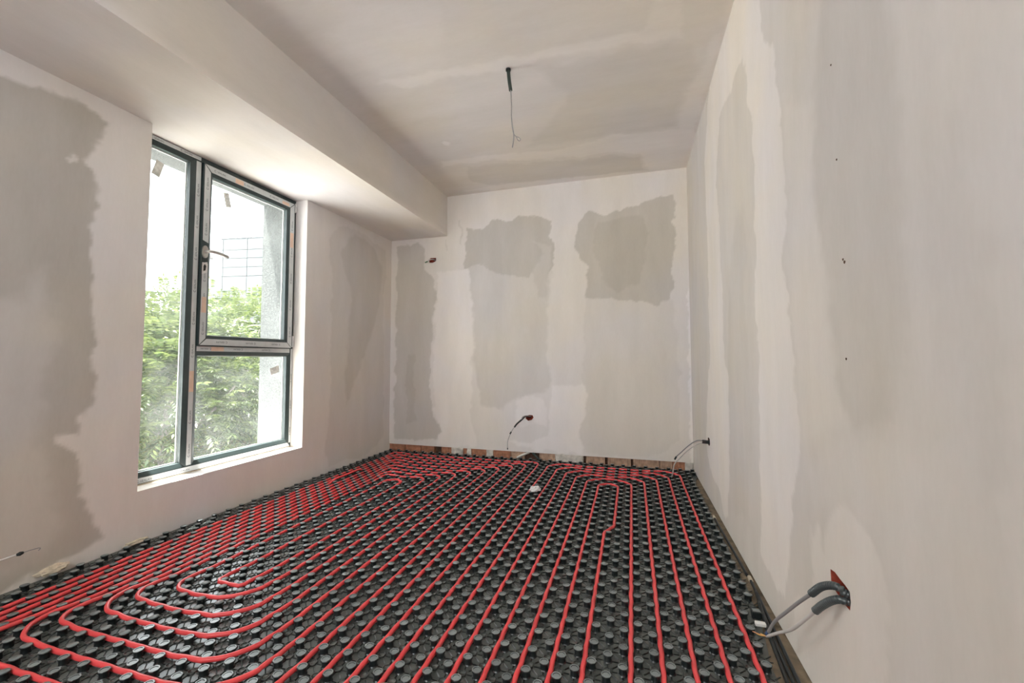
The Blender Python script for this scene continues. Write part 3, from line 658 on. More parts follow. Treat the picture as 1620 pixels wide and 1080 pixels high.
# repeated printing on the film
fc = bpy.data.curves.new('film_letters', 'FONT')
fc.body = 'GEALAN'
fc.size = .0165
fc.resolution_u = 1
fo = bpy.data.objects.new('film_letters', fc)
COL.objects.link(fo)
dg = bpy.context.evaluated_depsgraph_get()
tm = bpy.data.meshes.new_from_object(fo.evaluated_get(dg))
tv = [q.co[:2] for q in tm.vertices]
tf = [tuple(p.vertices) for p in tm.polygons]
bpy.data.objects.remove(fo); bpy.data.curves.remove(fc); bpy.data.meshes.remove(tm)
TW = max(q[0] for q in tv)
def letters(mb, y, z, ang, x, s=1.0):
    c, sn = math.cos(ang), math.sin(ang)
    pts = [((q[0] + .016) * s, (q[1] - .006) * s) for q in tv]
    mb.add([(x + .00095, y + a * c - b * sn, z + a * sn + b * c) for a, b in pts], tf)
    # round emblem in front of the word: an open ring with a small tongue
    n = 14
    vs, fs = [], []
    for k in range(n):
        a = math.radians(40 + 290 * k / (n - 1))
        for r in (.0072, .0049):
            px, py = (.006 + r * math.cos(a)) * s, (r * math.sin(a)) * s
            vs.append((x + .00095, y + px * c - py * sn, z + px * sn + py * c))
    fs = [(2 * k, 2 * k + 2, 2 * k + 3, 2 * k + 1) for k in range(n - 1)]
    mb.add(vs, fs)
lw, ls = MB(), MB()
for z in np.arange(-.60, 1.2, .205): letters(lw, 1.977, z, math.pi / 2, XF)
for y in np.arange(2.10, 2.72, .235): letters(lw, y, .070, math.pi, XF, .9)
for z in np.arange(-.60, .03, .21): letters(lw, 2.787, z, math.pi / 2, XF, .8)
for y in np.arange(1.69, 2.7, .215): letters(lw, y, -.674, 0, XF)
for y in (1.69, 1.86): letters(lw, y, 1.285, 0, XF, .9)
for z in (.16, .345, .50, .80, .96, 1.10): letters(ls, 2.026, z, math.pi / 2, XS)
for z in np.arange(.18, 1.2, .215): letters(ls, 2.746, z, math.pi / 2, XS)
for y in np.arange(2.20, 2.72, .225): letters(ls, y, .114, math.pi, XS)
for y in np.arange(2.07, 2.65, .225): letters(ls, y, 1.242, 0, XS)
for b, p in ((lw, win), (ls, sash)):
    o = b.build('film_printing', M['film_ink'], p)
    o['kind'] = 'stuff'; o['label'] = 'small dark printed letters repeated along the film'
for p, (y0, y1, z0, z1), x in ((sash, (2.225, 2.29, 1.225, 1.258), XS), (sash, (2.728, 2.762, .90, 1.02), XS), (win, (2.10, 2.19, .056, .084), XF),
                               (win, (1.963, 1.991, -.20, -.07), XF), (sash, (2.012, 2.043, .30, .40), XS), (sash, (2.70 - .06, 2.71, 1.226, 1.25), XS)):
    MB().box(x + .0006, x + .0014, y0, y1, z0, z1).build('peach_tape', M['tape'], p)
# stickers on the panes
for nm, p, q in (('pane_sticker', win, [(1.726, 1.164), (1.769, 1.153), (1.744, 1.062), (1.699, 1.073)]),
                 ('pane_sticker', sash, [(2.15, 1.130), (2.19, 1.140), (2.213, 1.047), (2.172, 1.034)]),
                 ('pane_sticker', win, [(2.575, -.068), (2.658, -.044), (2.666, -.095), (2.588, -.117)])):
    xp = -2.6455 if p is sash else -2.6615
    k = xp / XF
    MB().prism([(a * k, b * k) for a, b in q], 0, xp, xp + .001).build(nm, M['sticker'], p)
# handle on the sash: oval rose, neck, curved lever
hb = MB()
hy, hz = 2.021, .690
hb.prism([(hy + .0185 * math.cos(a), hz + .040 * math.copysign(abs(math.sin(a)) ** .7, math.sin(a))) for a in np.linspace(0, 2 * math.pi, 25)[:-1]], 0, XS, XS + .010)
handle = hb.build('window_handle', M['steel'], sash)
lv = smooth_path([(XS + .008, hy, hz), (XS + .040, hy, hz), (XS + .050, hy + .012, hz), (XS + .054, hy + .045, hz - .001), (XS + .052, hy + .085, hz - .004), (XS + .047, hy + .125, hz - .010)], 5)
hm = MB().tube(lv, [.0105] * 6 + [.0100] * (len(lv) - 6), 10)
hn = hm.build('handle_lever', M['steel'], handle)
hn.parent = sash; hn.matrix_parent_inverse = Matrix.Identity(4)
kp = MB().prism([(2.008, .545), (2.042, .56), (2.042, .628), (2.008, .618)], 0, XS, XS + .0012).build('lock_plate', M['white_plastic'], sash)
MB().prism([(2.016, .565), (2.030, .572), (2.034, .60), (2.024, .612), (2.016, .598)], 0, XS + .001, XS + .0022).build('torn_opening', M['black'], sash)
for z0, z1 in ((1.20, 1.275), (.10, .19)):
    MB().box(XF, XF + .017, 2.779, 2.797, z0, z1, .004).build('hinge_cap', M['white_plastic'], win)
fo_ = MB()
fo_.box(XF - .005, XF + .006, WY0 + .002, WY1 - .002, WZ0 - .0002, WZ0 + .006)
fo_.build('foam_bead', M['lump'], win)

# ------------------------------------------------------------------ nubbed heating mat
def mat_edge(y):
    """right-hand edge of the mat"""
    return float(np.interp(y, [-1.6, 1.0, 1.4, 1.63, 1.80, 1.92, 2.25, 2.6, 3.7, 3.85], [.403, .403, .404, .409, .440, .448, .452, .456, .462, .497]))
ys = list(np.linspace(YF + .01, YB - .004, 90))
outl = [(XL + .003, y) for y in (ys[0], ys[-1])] + [(mat_edge(y) + .004 * math.sin(y * 31), y) for y in ys[::-1]]
matb = MB()
n_ = len(outl)
matb.add([(x, y, ZM) for x, y in outl] + [(x, y, ZM - .008) for x, y in outl],
         [tuple(range(n_)), tuple(range(n_, 2 * n_))[::-1]] + [(i, (i + 1) % n_, n_ + (i + 1) % n_, n_ + i) for i in range(n_)])
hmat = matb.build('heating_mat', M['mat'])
tag(hmat, 'black plastic underfloor heating mat covered in round nubs', 'heating mat')

def nub_mesh(seg, prof, rot=0.0, scal=0.0):
    vs, fs = [], []
    for r, z in prof:
        for k in range(seg):
            a = 2 * math.pi * (k + rot) / seg
            rr = r * (1 + (scal if k % 2 else 0) * (1 if z > .018 else 0))
            vs.append((rr * math.cos(a), rr * math.sin(a), z))
    for i in range(len(prof) - 1):
        for k in range(seg):
            k2 = (k + 1) % seg
            fs.append((i * seg + k, i * seg + k2, (i + 1) * seg + k2, (i + 1) * seg + k))
    m = (len(prof) - 1) * seg
    fs.append(tuple(m + k for k in range(seg)))
    return vs, fs
NPROF = [(.0150, 0), (.0128, .003), (.0124, .0180), (.0164, .0192), (.0164, .0220), (.0152, .0235), (.0112, .0235), (.0104, .0221)]
FPROF = [(.0145, 0), (.0124, .0180), (.0164, .0194), (.0156, .0235)]
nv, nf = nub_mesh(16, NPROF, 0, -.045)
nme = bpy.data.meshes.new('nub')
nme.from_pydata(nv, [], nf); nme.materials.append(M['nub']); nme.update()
fv, ff = nub_mesh(10, FPROF)
nubs, pads = [], []
for k in range(math.ceil((XL + .012 - NX) / P), 12):
    for r in range(-62, 56):
        x, y = NX + k * P, NY + r * P
        if x > mat_edge(y) - .015 or y < YF + .03 or y > YB - .02: continue
        (nubs if (k + r) % 2 else pads).append((x, y))
def screen(p):
    d = Vector(p); z = d.dot(fwd)
    if z < .05: return None
    return CX + F_PX * d.dot(R_) / z, CY - F_PX * d.dot(U_) / z
seen = []
for x, y in nubs:
    s = screen((x, y, ZN))
    if s and -4 < s[0] < 1624 and 0 < s[1] < 1082: seen.append(((x * x + y * y), x, y))
seen.sort()
near = {(x, y) for _, x, y in seen[:300]}
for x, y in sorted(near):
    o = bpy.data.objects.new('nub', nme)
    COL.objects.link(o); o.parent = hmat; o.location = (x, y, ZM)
def scatter(name, vs, fs, spots, mat, parent, z, rots=None):
    base = np.array(vs); nvb = len(base)
    sp = np.array(spots)
    co = np.repeat(base[None], len(sp), 0)
    co[:, :, :2] += sp[:, None, :2]
    co[:, :, 2] += z
    sizes = np.array([len(f) for f in fs])
    flat = np.concatenate([np.array(f) for f in fs])
    loops = (flat[None] + (np.arange(len(sp)) * nvb)[:, None]).ravel()
    tot = np.tile(sizes, len(sp))
    me = bpy.data.meshes.new(name)
    me.vertices.add(co.shape[0] * nvb); me.vertices.foreach_set('co', co.ravel())
    me.loops.add(len(loops)); me.loops.foreach_set('vertex_index', loops.astype(np.int32))
    me.polygons.add(len(tot))
    me.polygons.foreach_set('loop_start', np.concatenate([[0], np.cumsum(tot)[:-1]]).astype(np.int32))
    me.polygons.foreach_set('loop_total', tot.astype(np.int32))
    me.update(calc_edges=True)
    me.materials.append(mat)
    o = link(bpy.data.objects.new(name, me))
    o.parent = parent
    o['kind'] = 'stuff'
    return o
far = [q for q in nubs if q not in near]
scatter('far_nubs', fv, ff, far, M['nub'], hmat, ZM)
# low hexagonal pads and short ribs between the nubs
pv, pf = [], []
def hexring(cx, cy, rx, ry, h):
    n = len(pv)
    for rr, z in ((1.0, 0), (.94, h), (.72, h), (.66, h * .35)):
        for k in range(6):
            a = math.pi * (k / 3 + 1 / 6)
            pv.append((cx + rx * rr * math.cos(a), cy + ry * rr * math.sin(a), z))
    for i in range(3):
        for k in range(6):
            k2 = (k + 1) % 6
            pf.append((n + i * 6 + k, n + i * 6 + k2, n + (i + 1) * 6 + k2, n + (i + 1) * 6 + k))
    pf.append(tuple(n + 18 + k for k in range(6)))
hexring(0, 0, .0150, .0165, .0045)
def rib(x0, y0, x1, y1, wd, h):
    n = len(pv)
    d = Vector((x1 - x0, y1 - y0)).normalized(); q = Vector((-d.y, d.x)) * wd
    for (x, y) in ((x0, y0), (x1, y1)):
        pv.extend([(x + q.x, y + q.y, 0), (x - q.x, y - q.y, 0), (x - q.x * .6, y - q.y * .6, h), (x + q.x * .6, y + q.y * .6, h)])
    pf.extend([(n + 2, n + 3, n + 7, n + 6), (n, n + 3, n + 7, n + 4), (n + 1, n + 2, n + 6, n + 5), (n, n + 1, n + 2, n + 3), (n + 4, n + 5, n + 6, n + 7)])
for a, b in ((1, 0), (-1, 0), (0, 1), (0, -1)):
    rib(a * .015, b * .015, a * .031, b * .031, .0022, .0020)
for a, b in ((1, 1), (-1, 1)):
    cx_, cy_ = a * .0237, b * .0237
    rib(cx_ - .009, cy_ - .009 * a * b, cx_ + .009, cy_ + .009 * a * b, .0022, .0020)
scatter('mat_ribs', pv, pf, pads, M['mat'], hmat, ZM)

# ------------------------------------------------------------------ red heating pipe, two spirals
def ch(c, r): return Vector((NX + (c - .5) * P, NY + r * P))
def round_path(pts, rad_left, rad_right, split, step=.012):
    """polyline in the mat plane with rounded corners"""
    out = [pts[0][0]]
    for i in range(1, len(pts) - 1):
        a, b, c = pts[i - 1][0], pts[i][0], pts[i + 1][0]
        d0, d1 = (a - b), (c - b)
        # a bend may cross the diagonal of the nub lattice only between two nubs
        wv = d0.normalized() + d1.normalized()
        ck = round((b.x + math.copysign(P / 2, wv.x) - NX) / P) + round((b.y + math.copysign(P / 2, wv.y) - NY) / P)
        front = b.y < NY + 10 * P
        if pts[i][1]: r = pts[i][1]
        elif ck % 2: r = (2.5 if front else 1.4) if b.x < split and split < -1 else 3.3
        else: r = 5.12 if front and b.x > split else 1.75
        r0 = r * P
        ang = d0.angle(d1)
        t = r0 / math.tan(ang / 2)
        t = min(t, d0.length * .499, d1.length * .499)
        r0 = t * math.tan(ang / 2)
        u0, u1 = d0.normalized(), d1.normalized()
        cen = b + (u0 + u1).normalized() * (r0 / math.sin(ang / 2))
        s, e = b + u0 * t, b + u1 * t
        a0 = math.atan2(s.y - cen.y, s.x - cen.x); a1 = math.atan2(e.y - cen.y, e.x - cen.x)
        da = (a1 - a0 + math.pi) % (2 * math.pi) - math.pi
        k = max(3, int(abs(da) / .16))
        out += [cen + Vector((math.cos(a0 + da * q / k), math.sin(a0 + da * q / k))) * r0 for q in range(k + 1)]
    out.append(pts[-1][0])
    res = [out[0]]
    for a, b in zip(out[:-1], out[1:]):
        n = max(1, int((b - a).length / step))
        res += [a + (b - a) * (q / n) for q in range(1, n + 1)]
    return res
ZPIPE = ZM + .0110
def lift(p):
    """the one stretch near the left wall that has popped out of its channel"""
    c = (p.x - NX) / P + .5
    if abs(c + 47) < .3 and 2.78 < p.y < 3.25:
        t = min((p.y - 2.78) / .1, (3.25 - p.y) / .1, 1)
        return .021 * t * t * (3 - 2 * t)
    return 0
def weave(pa):
    """where a bend would run through nubs the pipe snakes round them"""
    for it in range(4):
        out = []
        for p in pa:
            q = p.copy()
            k0, r0 = round((p.x - NX) / P), round((p.y - NY) / P)
            for k in (k0 - 1, k0, k0 + 1):
                for r in (r0 - 1, r0, r0 + 1):
                    if (k + r) % 2:
                        d = q - Vector((NX + k * P, NY + r * P))
                        L = d.length
                        if 1e-6 < L < .0212: q += d * ((.0212 - L) / L)
            out.append(q)
        if it < 3:
            out = [out[0]] + [(out[i - 1] + out[i] * 2 + out[i + 1]) / 4 for i in range(1, len(out) - 1)] + [out[-1]]
        pa = out
    return pa
def heating_pipe(pts, rl, rr, split, label):
    pa = round_path([(ch(*q[:2]), q[2] if len(q) > 2 else 0) for q in pts], rl, rr, split)
    pa = weave(pa)
    # the stiff pipe rides up a little in its bends
    n = len(pa)
    cv = np.zeros(n)
    for i in range(6, n - 6):
        cv[i] = min(1.0, (pa[i] - pa[i - 6]).angle(pa[i + 6] - pa[i], 0) / .28)
    cv = np.convolve(np.pad(cv, 10, mode='edge'), np.hanning(21) / np.hanning(21).sum(), mode='valid')
    bend = np.clip(cv * 1.5, 0, 1) * .0075
    z = [ZPIPE + float(bend[i_]) + lift(p) + .0006 * math.sin(p.x * 40 + p.y * 17) for i_, p in enumerate(pa)]
    w_ = .0011
    pts3 = []
    for p, zz in zip(pa, z):
        pts3.append((p.x + w_ * math.sin(math.pi * (p.y - NY) / P), p.y + w_ * math.sin(math.pi * (p.x - NX) / P), zz))
    o = MB().tube(pts3, .0082, 9).build('heating_pipe', M['pipe'], fix=False)
    return tag(o, label, 'pipe', 'red pipes clipped into the heating mat')
END = -50
A = [(-49, END), (-49, 52.5), (-17, 52.5), (-17, -15.5), (-47, -15.5), (-47, 48.5), (-21, 48.5), (-21, -11.5), (-45, -11.5), (-45, 44.5), (-25, 44.5), (-25, -7.5),
     (-43, -7.5), (-43, 40.5), (-29, 40.5), (-29, -3.5), (-41, -3.5), (-41, 36.5), (-33, 36.5), (-33, .5, 1.5), (-36, .5, 1.5), (-36, 34.3, 1.5), (-39, 34.3, 1.5),
     (-39, -1.5), (-31, -1.5), (-31, 38.5), (-42, 38.5), (-42, -5.5), (-27, -5.5), (-27, 42.5), (-44, 42.5), (-44, -9.5), (-23, -9.5), (-23, 46.5), (-46, 46.5),
     (-46, -13.5), (-19, -13.5), (-19, 50.5), (-48, 50.5), (-48, END)]
heating_pipe(A, 1.4, 1.9, NX - 38 * P, 'red heating pipe spiral nearest the window')
B = [(-15, END), (-15, 52.5), (8, 52.5), (8, -23.5), (-13, -23.5), (-13, 50.5), (6, 50.5), (6, -21.5), (-11, -21.5), (-11, 48.5), (4, 48.5), (4, -19.5), (-9, -19.5),
     (-9, 46.5), (2, 46.5), (2, -17.5), (-7, -17.5), (-7, 44.5), (0, 44.5), (0, -15.5), (-5, -15.5), (-5, 41.7, 1.5), (-2, 41.7, 1.5), (-2, 24.3, 1.6), (-3, 21.7, 1.6), (-3, -11)]
heating_pipe(B, 1.9, 2.5, NX - 4 * P, 'red heating pipe spiral with a kink, beside the long wall')

# ------------------------------------------------------------------ cables and small things
def thing_tube(name, label, cat, pts, r, mat, seg=8, n=6, group=None):
    o = MB().tube(smooth_path(pts, n), r, seg).build(name, mat)
    return tag(o, label, cat, group)

def corrugated(pts, r, pitch=.0074, depth=.0032):
    p = smooth_path(pts, 14)
    L = [0]
    for a, b in zip(p[:-1], p[1:]): L.append(L[-1] + (b - a).length)
    n = int(L[-1] / (pitch / 4))
    q, rr = [], []
    for k in range(n + 1):
        s = L[-1] * k / n
        i = min(max(np.searchsorted(L, s) - 1, 0), len(p) - 2)
        t = (s - L[i]) / max(L[i + 1] - L[i], 1e-9)
        q.append(p[i].lerp(p[i + 1], t))
        rr.append(r - depth * (1 if (k % 4) in (1, 2) else 0))
    return MB().tube(q, rr, 10)

# two cables from the big hole in the long wall
c1 = [(XR + .05, 1.292, -.590), (XR, 1.285, -.580), (.486, 1.288, -.570), (.476, 1.309, -.575), (.466, 1.345, -.598), (.457, 1.385, -.637)]
c1b = [(.457, 1.385, -.637), (.447, 1.452, -.697), (.436, 1.53, -.770), (.426, 1.61, -.845), (.419, 1.655, -.905)]
c2 = [(XR + .05, 1.300, -.606), (XR, 1.286, -.599), (.487, 1.288, -.597), (.476, 1.313, -.615), (.466, 1.345, -.646), (.458, 1.366, -.672)]
c2b = [(.458, 1.366, -.672), (.450, 1.420, -.727), (.440, 1.497, -.800), (.428, 1.585, -.865), (.418, 1.668, -.927)]
for cc, cb, lb, g in ((c1, c1b, 'grey cable in black corrugated sleeve, the upper of two from the red hole', 0), (c2, c2b, 'pale grey cable in black corrugated sleeve ending in yellow wires, lower of two', 1)):
    root = MB().tube(smooth_path(cb, 8), .0048, 9).build('cable', M['cable'] if not g else M['cable_pale'])
    tag(root, lb, 'cable', 'cables from the red hole')
    o = corrugated(cc, .0100).build('corrugated_sleeve', M['sleeve'], root)
    e = Vector(cb[-1])
    if g == 0:
        MB().tube([e - Vector((.002, -.006, -.008)) * -1 * 0, e + Vector((-.003, .012, -.014))], .0058, 8).build('taped_end', M['wire_b'], root)
    else:
        for k, (dx, m) in enumerate(((-.004, 'wire_y'), (.003, 'wire_y'), (-.009, 'wire_r'))):
            MB().tube(smooth_path([e, e + Vector((dx * .5, .008, -.004)), e + Vector((dx * 1.5 - .008, .018 + .004 * k, -.010)), e + Vector((dx * 2 - .016, .030 + .005 * k, -.013))], 4), .0016, 6).build('wire_end', M[m], root)
# two cables from the far hole of the same wall
f1 = [(XR + .03, 3.245, -.560), (.494, 3.25, -.566), (.468, 3.30, -.572), (.435, 3.36, -.585), (.391, 3.42, -.631), (.343, 3.47, -.694), (.310, 3.50, -.735)]
f2 = [(XR + .03, 3.25, -.580), (.494, 3.25, -.577), (.470, 3.32, -.589), (.431, 3.40, -.624), (.381, 3.50, -.693), (.339, 3.58, -.765), (.306, 3.62, -.820), (.295, 3.66, -.90), (.29, 3.70, -.943)]
a = thing_tube('cable', 'thin grey cable hanging from the small far hole, dark tip in the air', 'cable', f1, .0042, M['cable'], group='cables from the far hole')
MB().tube(smooth_path(f1[:3], 5), .0075, 8).build('sleeve', M['black'], a)
MB().tube([f1[-1], (.298, 3.502, -.758)], .0062, 8).build('taped_end', M['black'], a)
a = thing_tube('cable', 'thin pale cable from the small far hole reaching down to the mat', 'cable', f2, .0045, M['cable_pale'], group='cables from the far hole')
MB().tube(smooth_path(f2[:3], 5), .0065, 8).build('sleeve', M['black'], a)
# wires low on the back wall
b1 = [(-.960, YB + .04, -.568), (-.975, 4.06, -.556), (-.998, 4.03, -.552), (-1.018, 4.00, -.576), (-1.06, 3.97, -.615), (-1.085, 3.962, -.648)]
b2 = [(-1.085, 3.962, -.648), (-1.105, 3.95, -.680), (-1.134, 3.94, -.746), (-1.147, 3.94, -.794), (-1.147, 3.94, -.842)]
a = thing_tube('cable', 'thin wire drooping in an arc from the low hole in the end wall', 'cable', b2, .0032, M['cable'])
MB().tube(smooth_path(b1, 6), .0085, 8).build('sleeve', M['black'], a)
MB().tube(smooth_path([(-.95, YB + .03, -.56), (-.985, 4.03, -.545), (-1.01, 4.0, -.553), (-1.02, 3.985, -.575)], 6), .0055, 7).build('spare_wire', M['cable'], a)
MB().tube([(-1.112, 3.948, -.69), (-1.124, 3.944, -.712)], .007, 8).build('tape_wrap', M['black'], a)
MB().tube([b2[-1], (-1.147, 3.94, -.858)], .0052, 8).build('taped_end', M['black'], a)
# wire in the red hole high on the back wall
a = thing_tube('wire', 'short pale wire end poking from the red hole by the beam', 'wire', [(-1.99, YB + .05, 1.06), (-2.01, 4.065, 1.062), (-2.04, 4.05, 1.055), (-2.06, 4.05, 1.040)], .0055, M['cable_pale'])
MB().tube([(-2.06, 4.05, 1.040), (-2.09, 4.05, 1.030)], .006, 7).build('green_end', simple('green_wire', (.05, .16, .07), .5), a)
# ceiling wire
cw = empty('ceiling_wire', (-.676, 2.351, ZC))
tag(cw, 'thin lamp wire hanging from the ceiling out of a short dark conduit', 'wire')
MB().tube(smooth_path([(-.676, 2.351, ZC + .03), (-.675, 2.351, ZC - .01), (-.670, 2.351, 1.655), (-.661, 2.351, 1.590)], 6), .0105, 12).build('conduit', M['green_black'], cw)
MB().tube([(-.676, 2.351, ZC + .002), (-.676, 2.351, ZC - .012)], .015, 12).build('collar', M['black'], cw)
MB().tube(smooth_path([(-.661, 2.351, 1.60), (-.657, 2.351, 1.505), (-.657, 2.351, 1.428), (-.650, 2.351, 1.358), (-.643, 2.351, 1.318), (-.645, 2.351, 1.28), (-.652, 2.351, 1.243)], 6), .0038, 8).build('wire', M['cable'], cw)
MB().tube(smooth_path([(-.643, 2.351, 1.322), (-.627, 2.351, 1.304), (-.615, 2.351, 1.299), (-.602, 2.351, 1.286), (-.608, 2.351, 1.275), (-.619, 2.351, 1.284), (-.627, 2.351, 1.302)], 6), .0018, 6).build('bent_loop', M['cable'], cw)
# wire stub on the window wall
a = thing_tube('wire', 'pale wire stub with a black knot jutting from the window wall', 'wire', [(-2.53, .98, -.822), (-2.50, 1.041, -.819), (-2.47, 1.099, -.814), (-2.45, 1.145, -.806)], .0042, M['cable_pale'])
MB().tube([(-2.452, 1.138, -.8075), (-2.449, 1.148, -.806), (-2.446, 1.158, -.804)], [.005, .009, .005], 8).build('black_knot', M['black'], a)
MB().tube(smooth_path([(-2.446, 1.156, -.804), (-2.44, 1.175, -.802), (-2.43, 1.199, -.801), (-2.429, 1.201, -.806), (-2.43, 1.196, -.811)], 5), .0018, 6).build('hooked_tip', M['cable'], a)
# black cables lying in the gap beside the mat
gap = [('flat black cable in the wall gap, far stretch with a pale end', [(.466, 2.93, -.968), (.470, 2.75, -.969), (.474, 2.55, -.970), (.478, 2.35, -.970), (.480, 2.2, -.971)], .0062),
       ('black cable in the wall gap, closest to the wall', [(.484, 2.17, -.971), (.478, 1.95, -.971), (.470, 1.70, -.971), (.463, 1.45, -.971), (.460, 1.0, -.971), (.460, .0, -.971)], .0062),
       ('black cable in the wall gap, middle of three', [(.478, 2.05, -.965), (.464, 1.90, -.968), (.455, 1.72, -.971), (.448, 1.5, -.971), (.445, 1.0, -.971), (.445, .0, -.971)], .0062),
       ('black cable in the wall gap, next to the mat edge', [(.466, 1.96, -.962), (.450, 1.80, -.968), (.438, 1.62, -.971), (.430, 1.45, -.971), (.428, 1.0, -.971), (.428, .0, -.971)], .0062)]
for lb, pts, r in gap:
    o = thing_tube('black_cable', lb, 'cable', pts, r, M['black'], n=8, group='black cables in the wall gap')
    if 'far' in lb:
        MB().tube([(.4655, 2.945, -.9678), (.4665, 2.90, -.968)], .009, 8).build('pale_end', M['lump'], o)
    if 'closest' in lb:
        MB().tube([(.4845, 2.185, -.9700), (.4835, 2.15, -.970)], .009, 8).build('pale_end', M['lump'], o)
o = MB().box(.408, .442, 1.766, 1.784, ZM + .016, ZM + .028, .002).build('plastic_clip', M['white_plastic'])
tag(o, 'small white plastic strip on the mat edge under the cables', 'clip')
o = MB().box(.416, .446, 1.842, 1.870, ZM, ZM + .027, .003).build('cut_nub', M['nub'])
o.parent = hmat; o['label'] = 'cut square nub at the mat edge'
def lump(name, label, loc, size, mat, seed, cat):
    bm = bmesh.new()
    bmesh.ops.create_icosphere(bm, subdivisions=3, radius=1)
    for v in bm.verts:
        d = 1 + .45 * mnoise.noise(v.co * 1.7 + Vector((seed, 0, 0))) + .2 * mnoise.noise(v.co * 5 + Vector((0, seed, 0)))
        v.co = Vector((loc[0] + v.co.x * size[0] * d, loc[1] + v.co.y * size[1] * d, loc[2] + max(v.co.z, -.5) * size[2] * d))
    return tag(MB().bm(bm, False).build(name, mat), label, cat)
lump('plastic_scrap', 'crumpled milky plastic scrap lying on the nubs far in the middle', (-.69, 3.075, ZN + .006), (.042, .05, .013), M['foil'], 3.1, 'scrap')
lump('plaster_crumb', 'beige plaster crumb on the mat edge below the window wall', (-2.487, 1.275, ZN + .008), (.018, .055, .020), M['lump'], 1.3, 'crumb')
lump('plaster_crumb', 'smaller beige plaster crumb farther along the window wall foot', (-2.490, 1.62, ZN - .005), (.014, .06, .012), M['lump'], 5.3, 'crumb')
for nm, lb, pts, m in (('conduit_stub', 'pale bent conduit stub under the plaster of the end wall', [(-1.085, 4.055, -.957), (-1.04, 4.062, -.932), (-.995, 4.072, -.914), (-.975, 4.10, -.91)], 'cable_pale'),
                       ('conduit_stub', 'grey green conduit stub under the plaster of the end wall', [(-.868, 4.055, -.957), (-.895, 4.06, -.932), (-.925, 4.072, -.912), (-.935, 4.10, -.91)], 'green_black')):
    thing_tube(nm, lb, 'conduit', pts, .011, M[m], 8, 5, 'conduit stubs below the end wall')

# ------------------------------------------------------------------ outside
g = MB().box(-120, XOUT - .02, -80, 120, -5.6, -5.0).build('ground', M['ground'])
tag(g, 'garden ground below the window', 'ground', kind='structure')
fa = MB().box(XOUT - .02, 6, -80, YF - 1.7, -5.6, -5.0).build('courtyard_ground', M['ground'])
tag(fa, 'courtyard ground behind the viewer', 'ground', kind='structure')
bal = MB().box(XOUT, XR + .2, YF - 1.7, YF - .2, ZFL - .25, ZFL - .05).build('bounce_slab', M['pale_slab'])  # unseen pale slab, added to bounce sunlight in through the rear opening
tag(bal, 'balcony slab outside the wide opening behind the viewer', 'balcony', kind='structure')

def reveal_lining():
    m = MB()
    y1 = WY1 - .0008
    m.box(-2.956, -2.699, y1 - .006, y1, WZ0 + .001, ZB - .001)
    o = m.build('rendered_reveal', M['render'], None)
    o.parent = wl; o['label'] = 'grey rough render on the outer window reveal'
    m = MB().box(-2.956, -2.699, WY0 + .001, y1 - .0065, ZB - .007, ZB - .0005)
    o = m.build('rendered_reveal', M['render'], None)
    o.parent = wl; o['label'] = 'grey rough render on the outer window head'
reveal_lining()

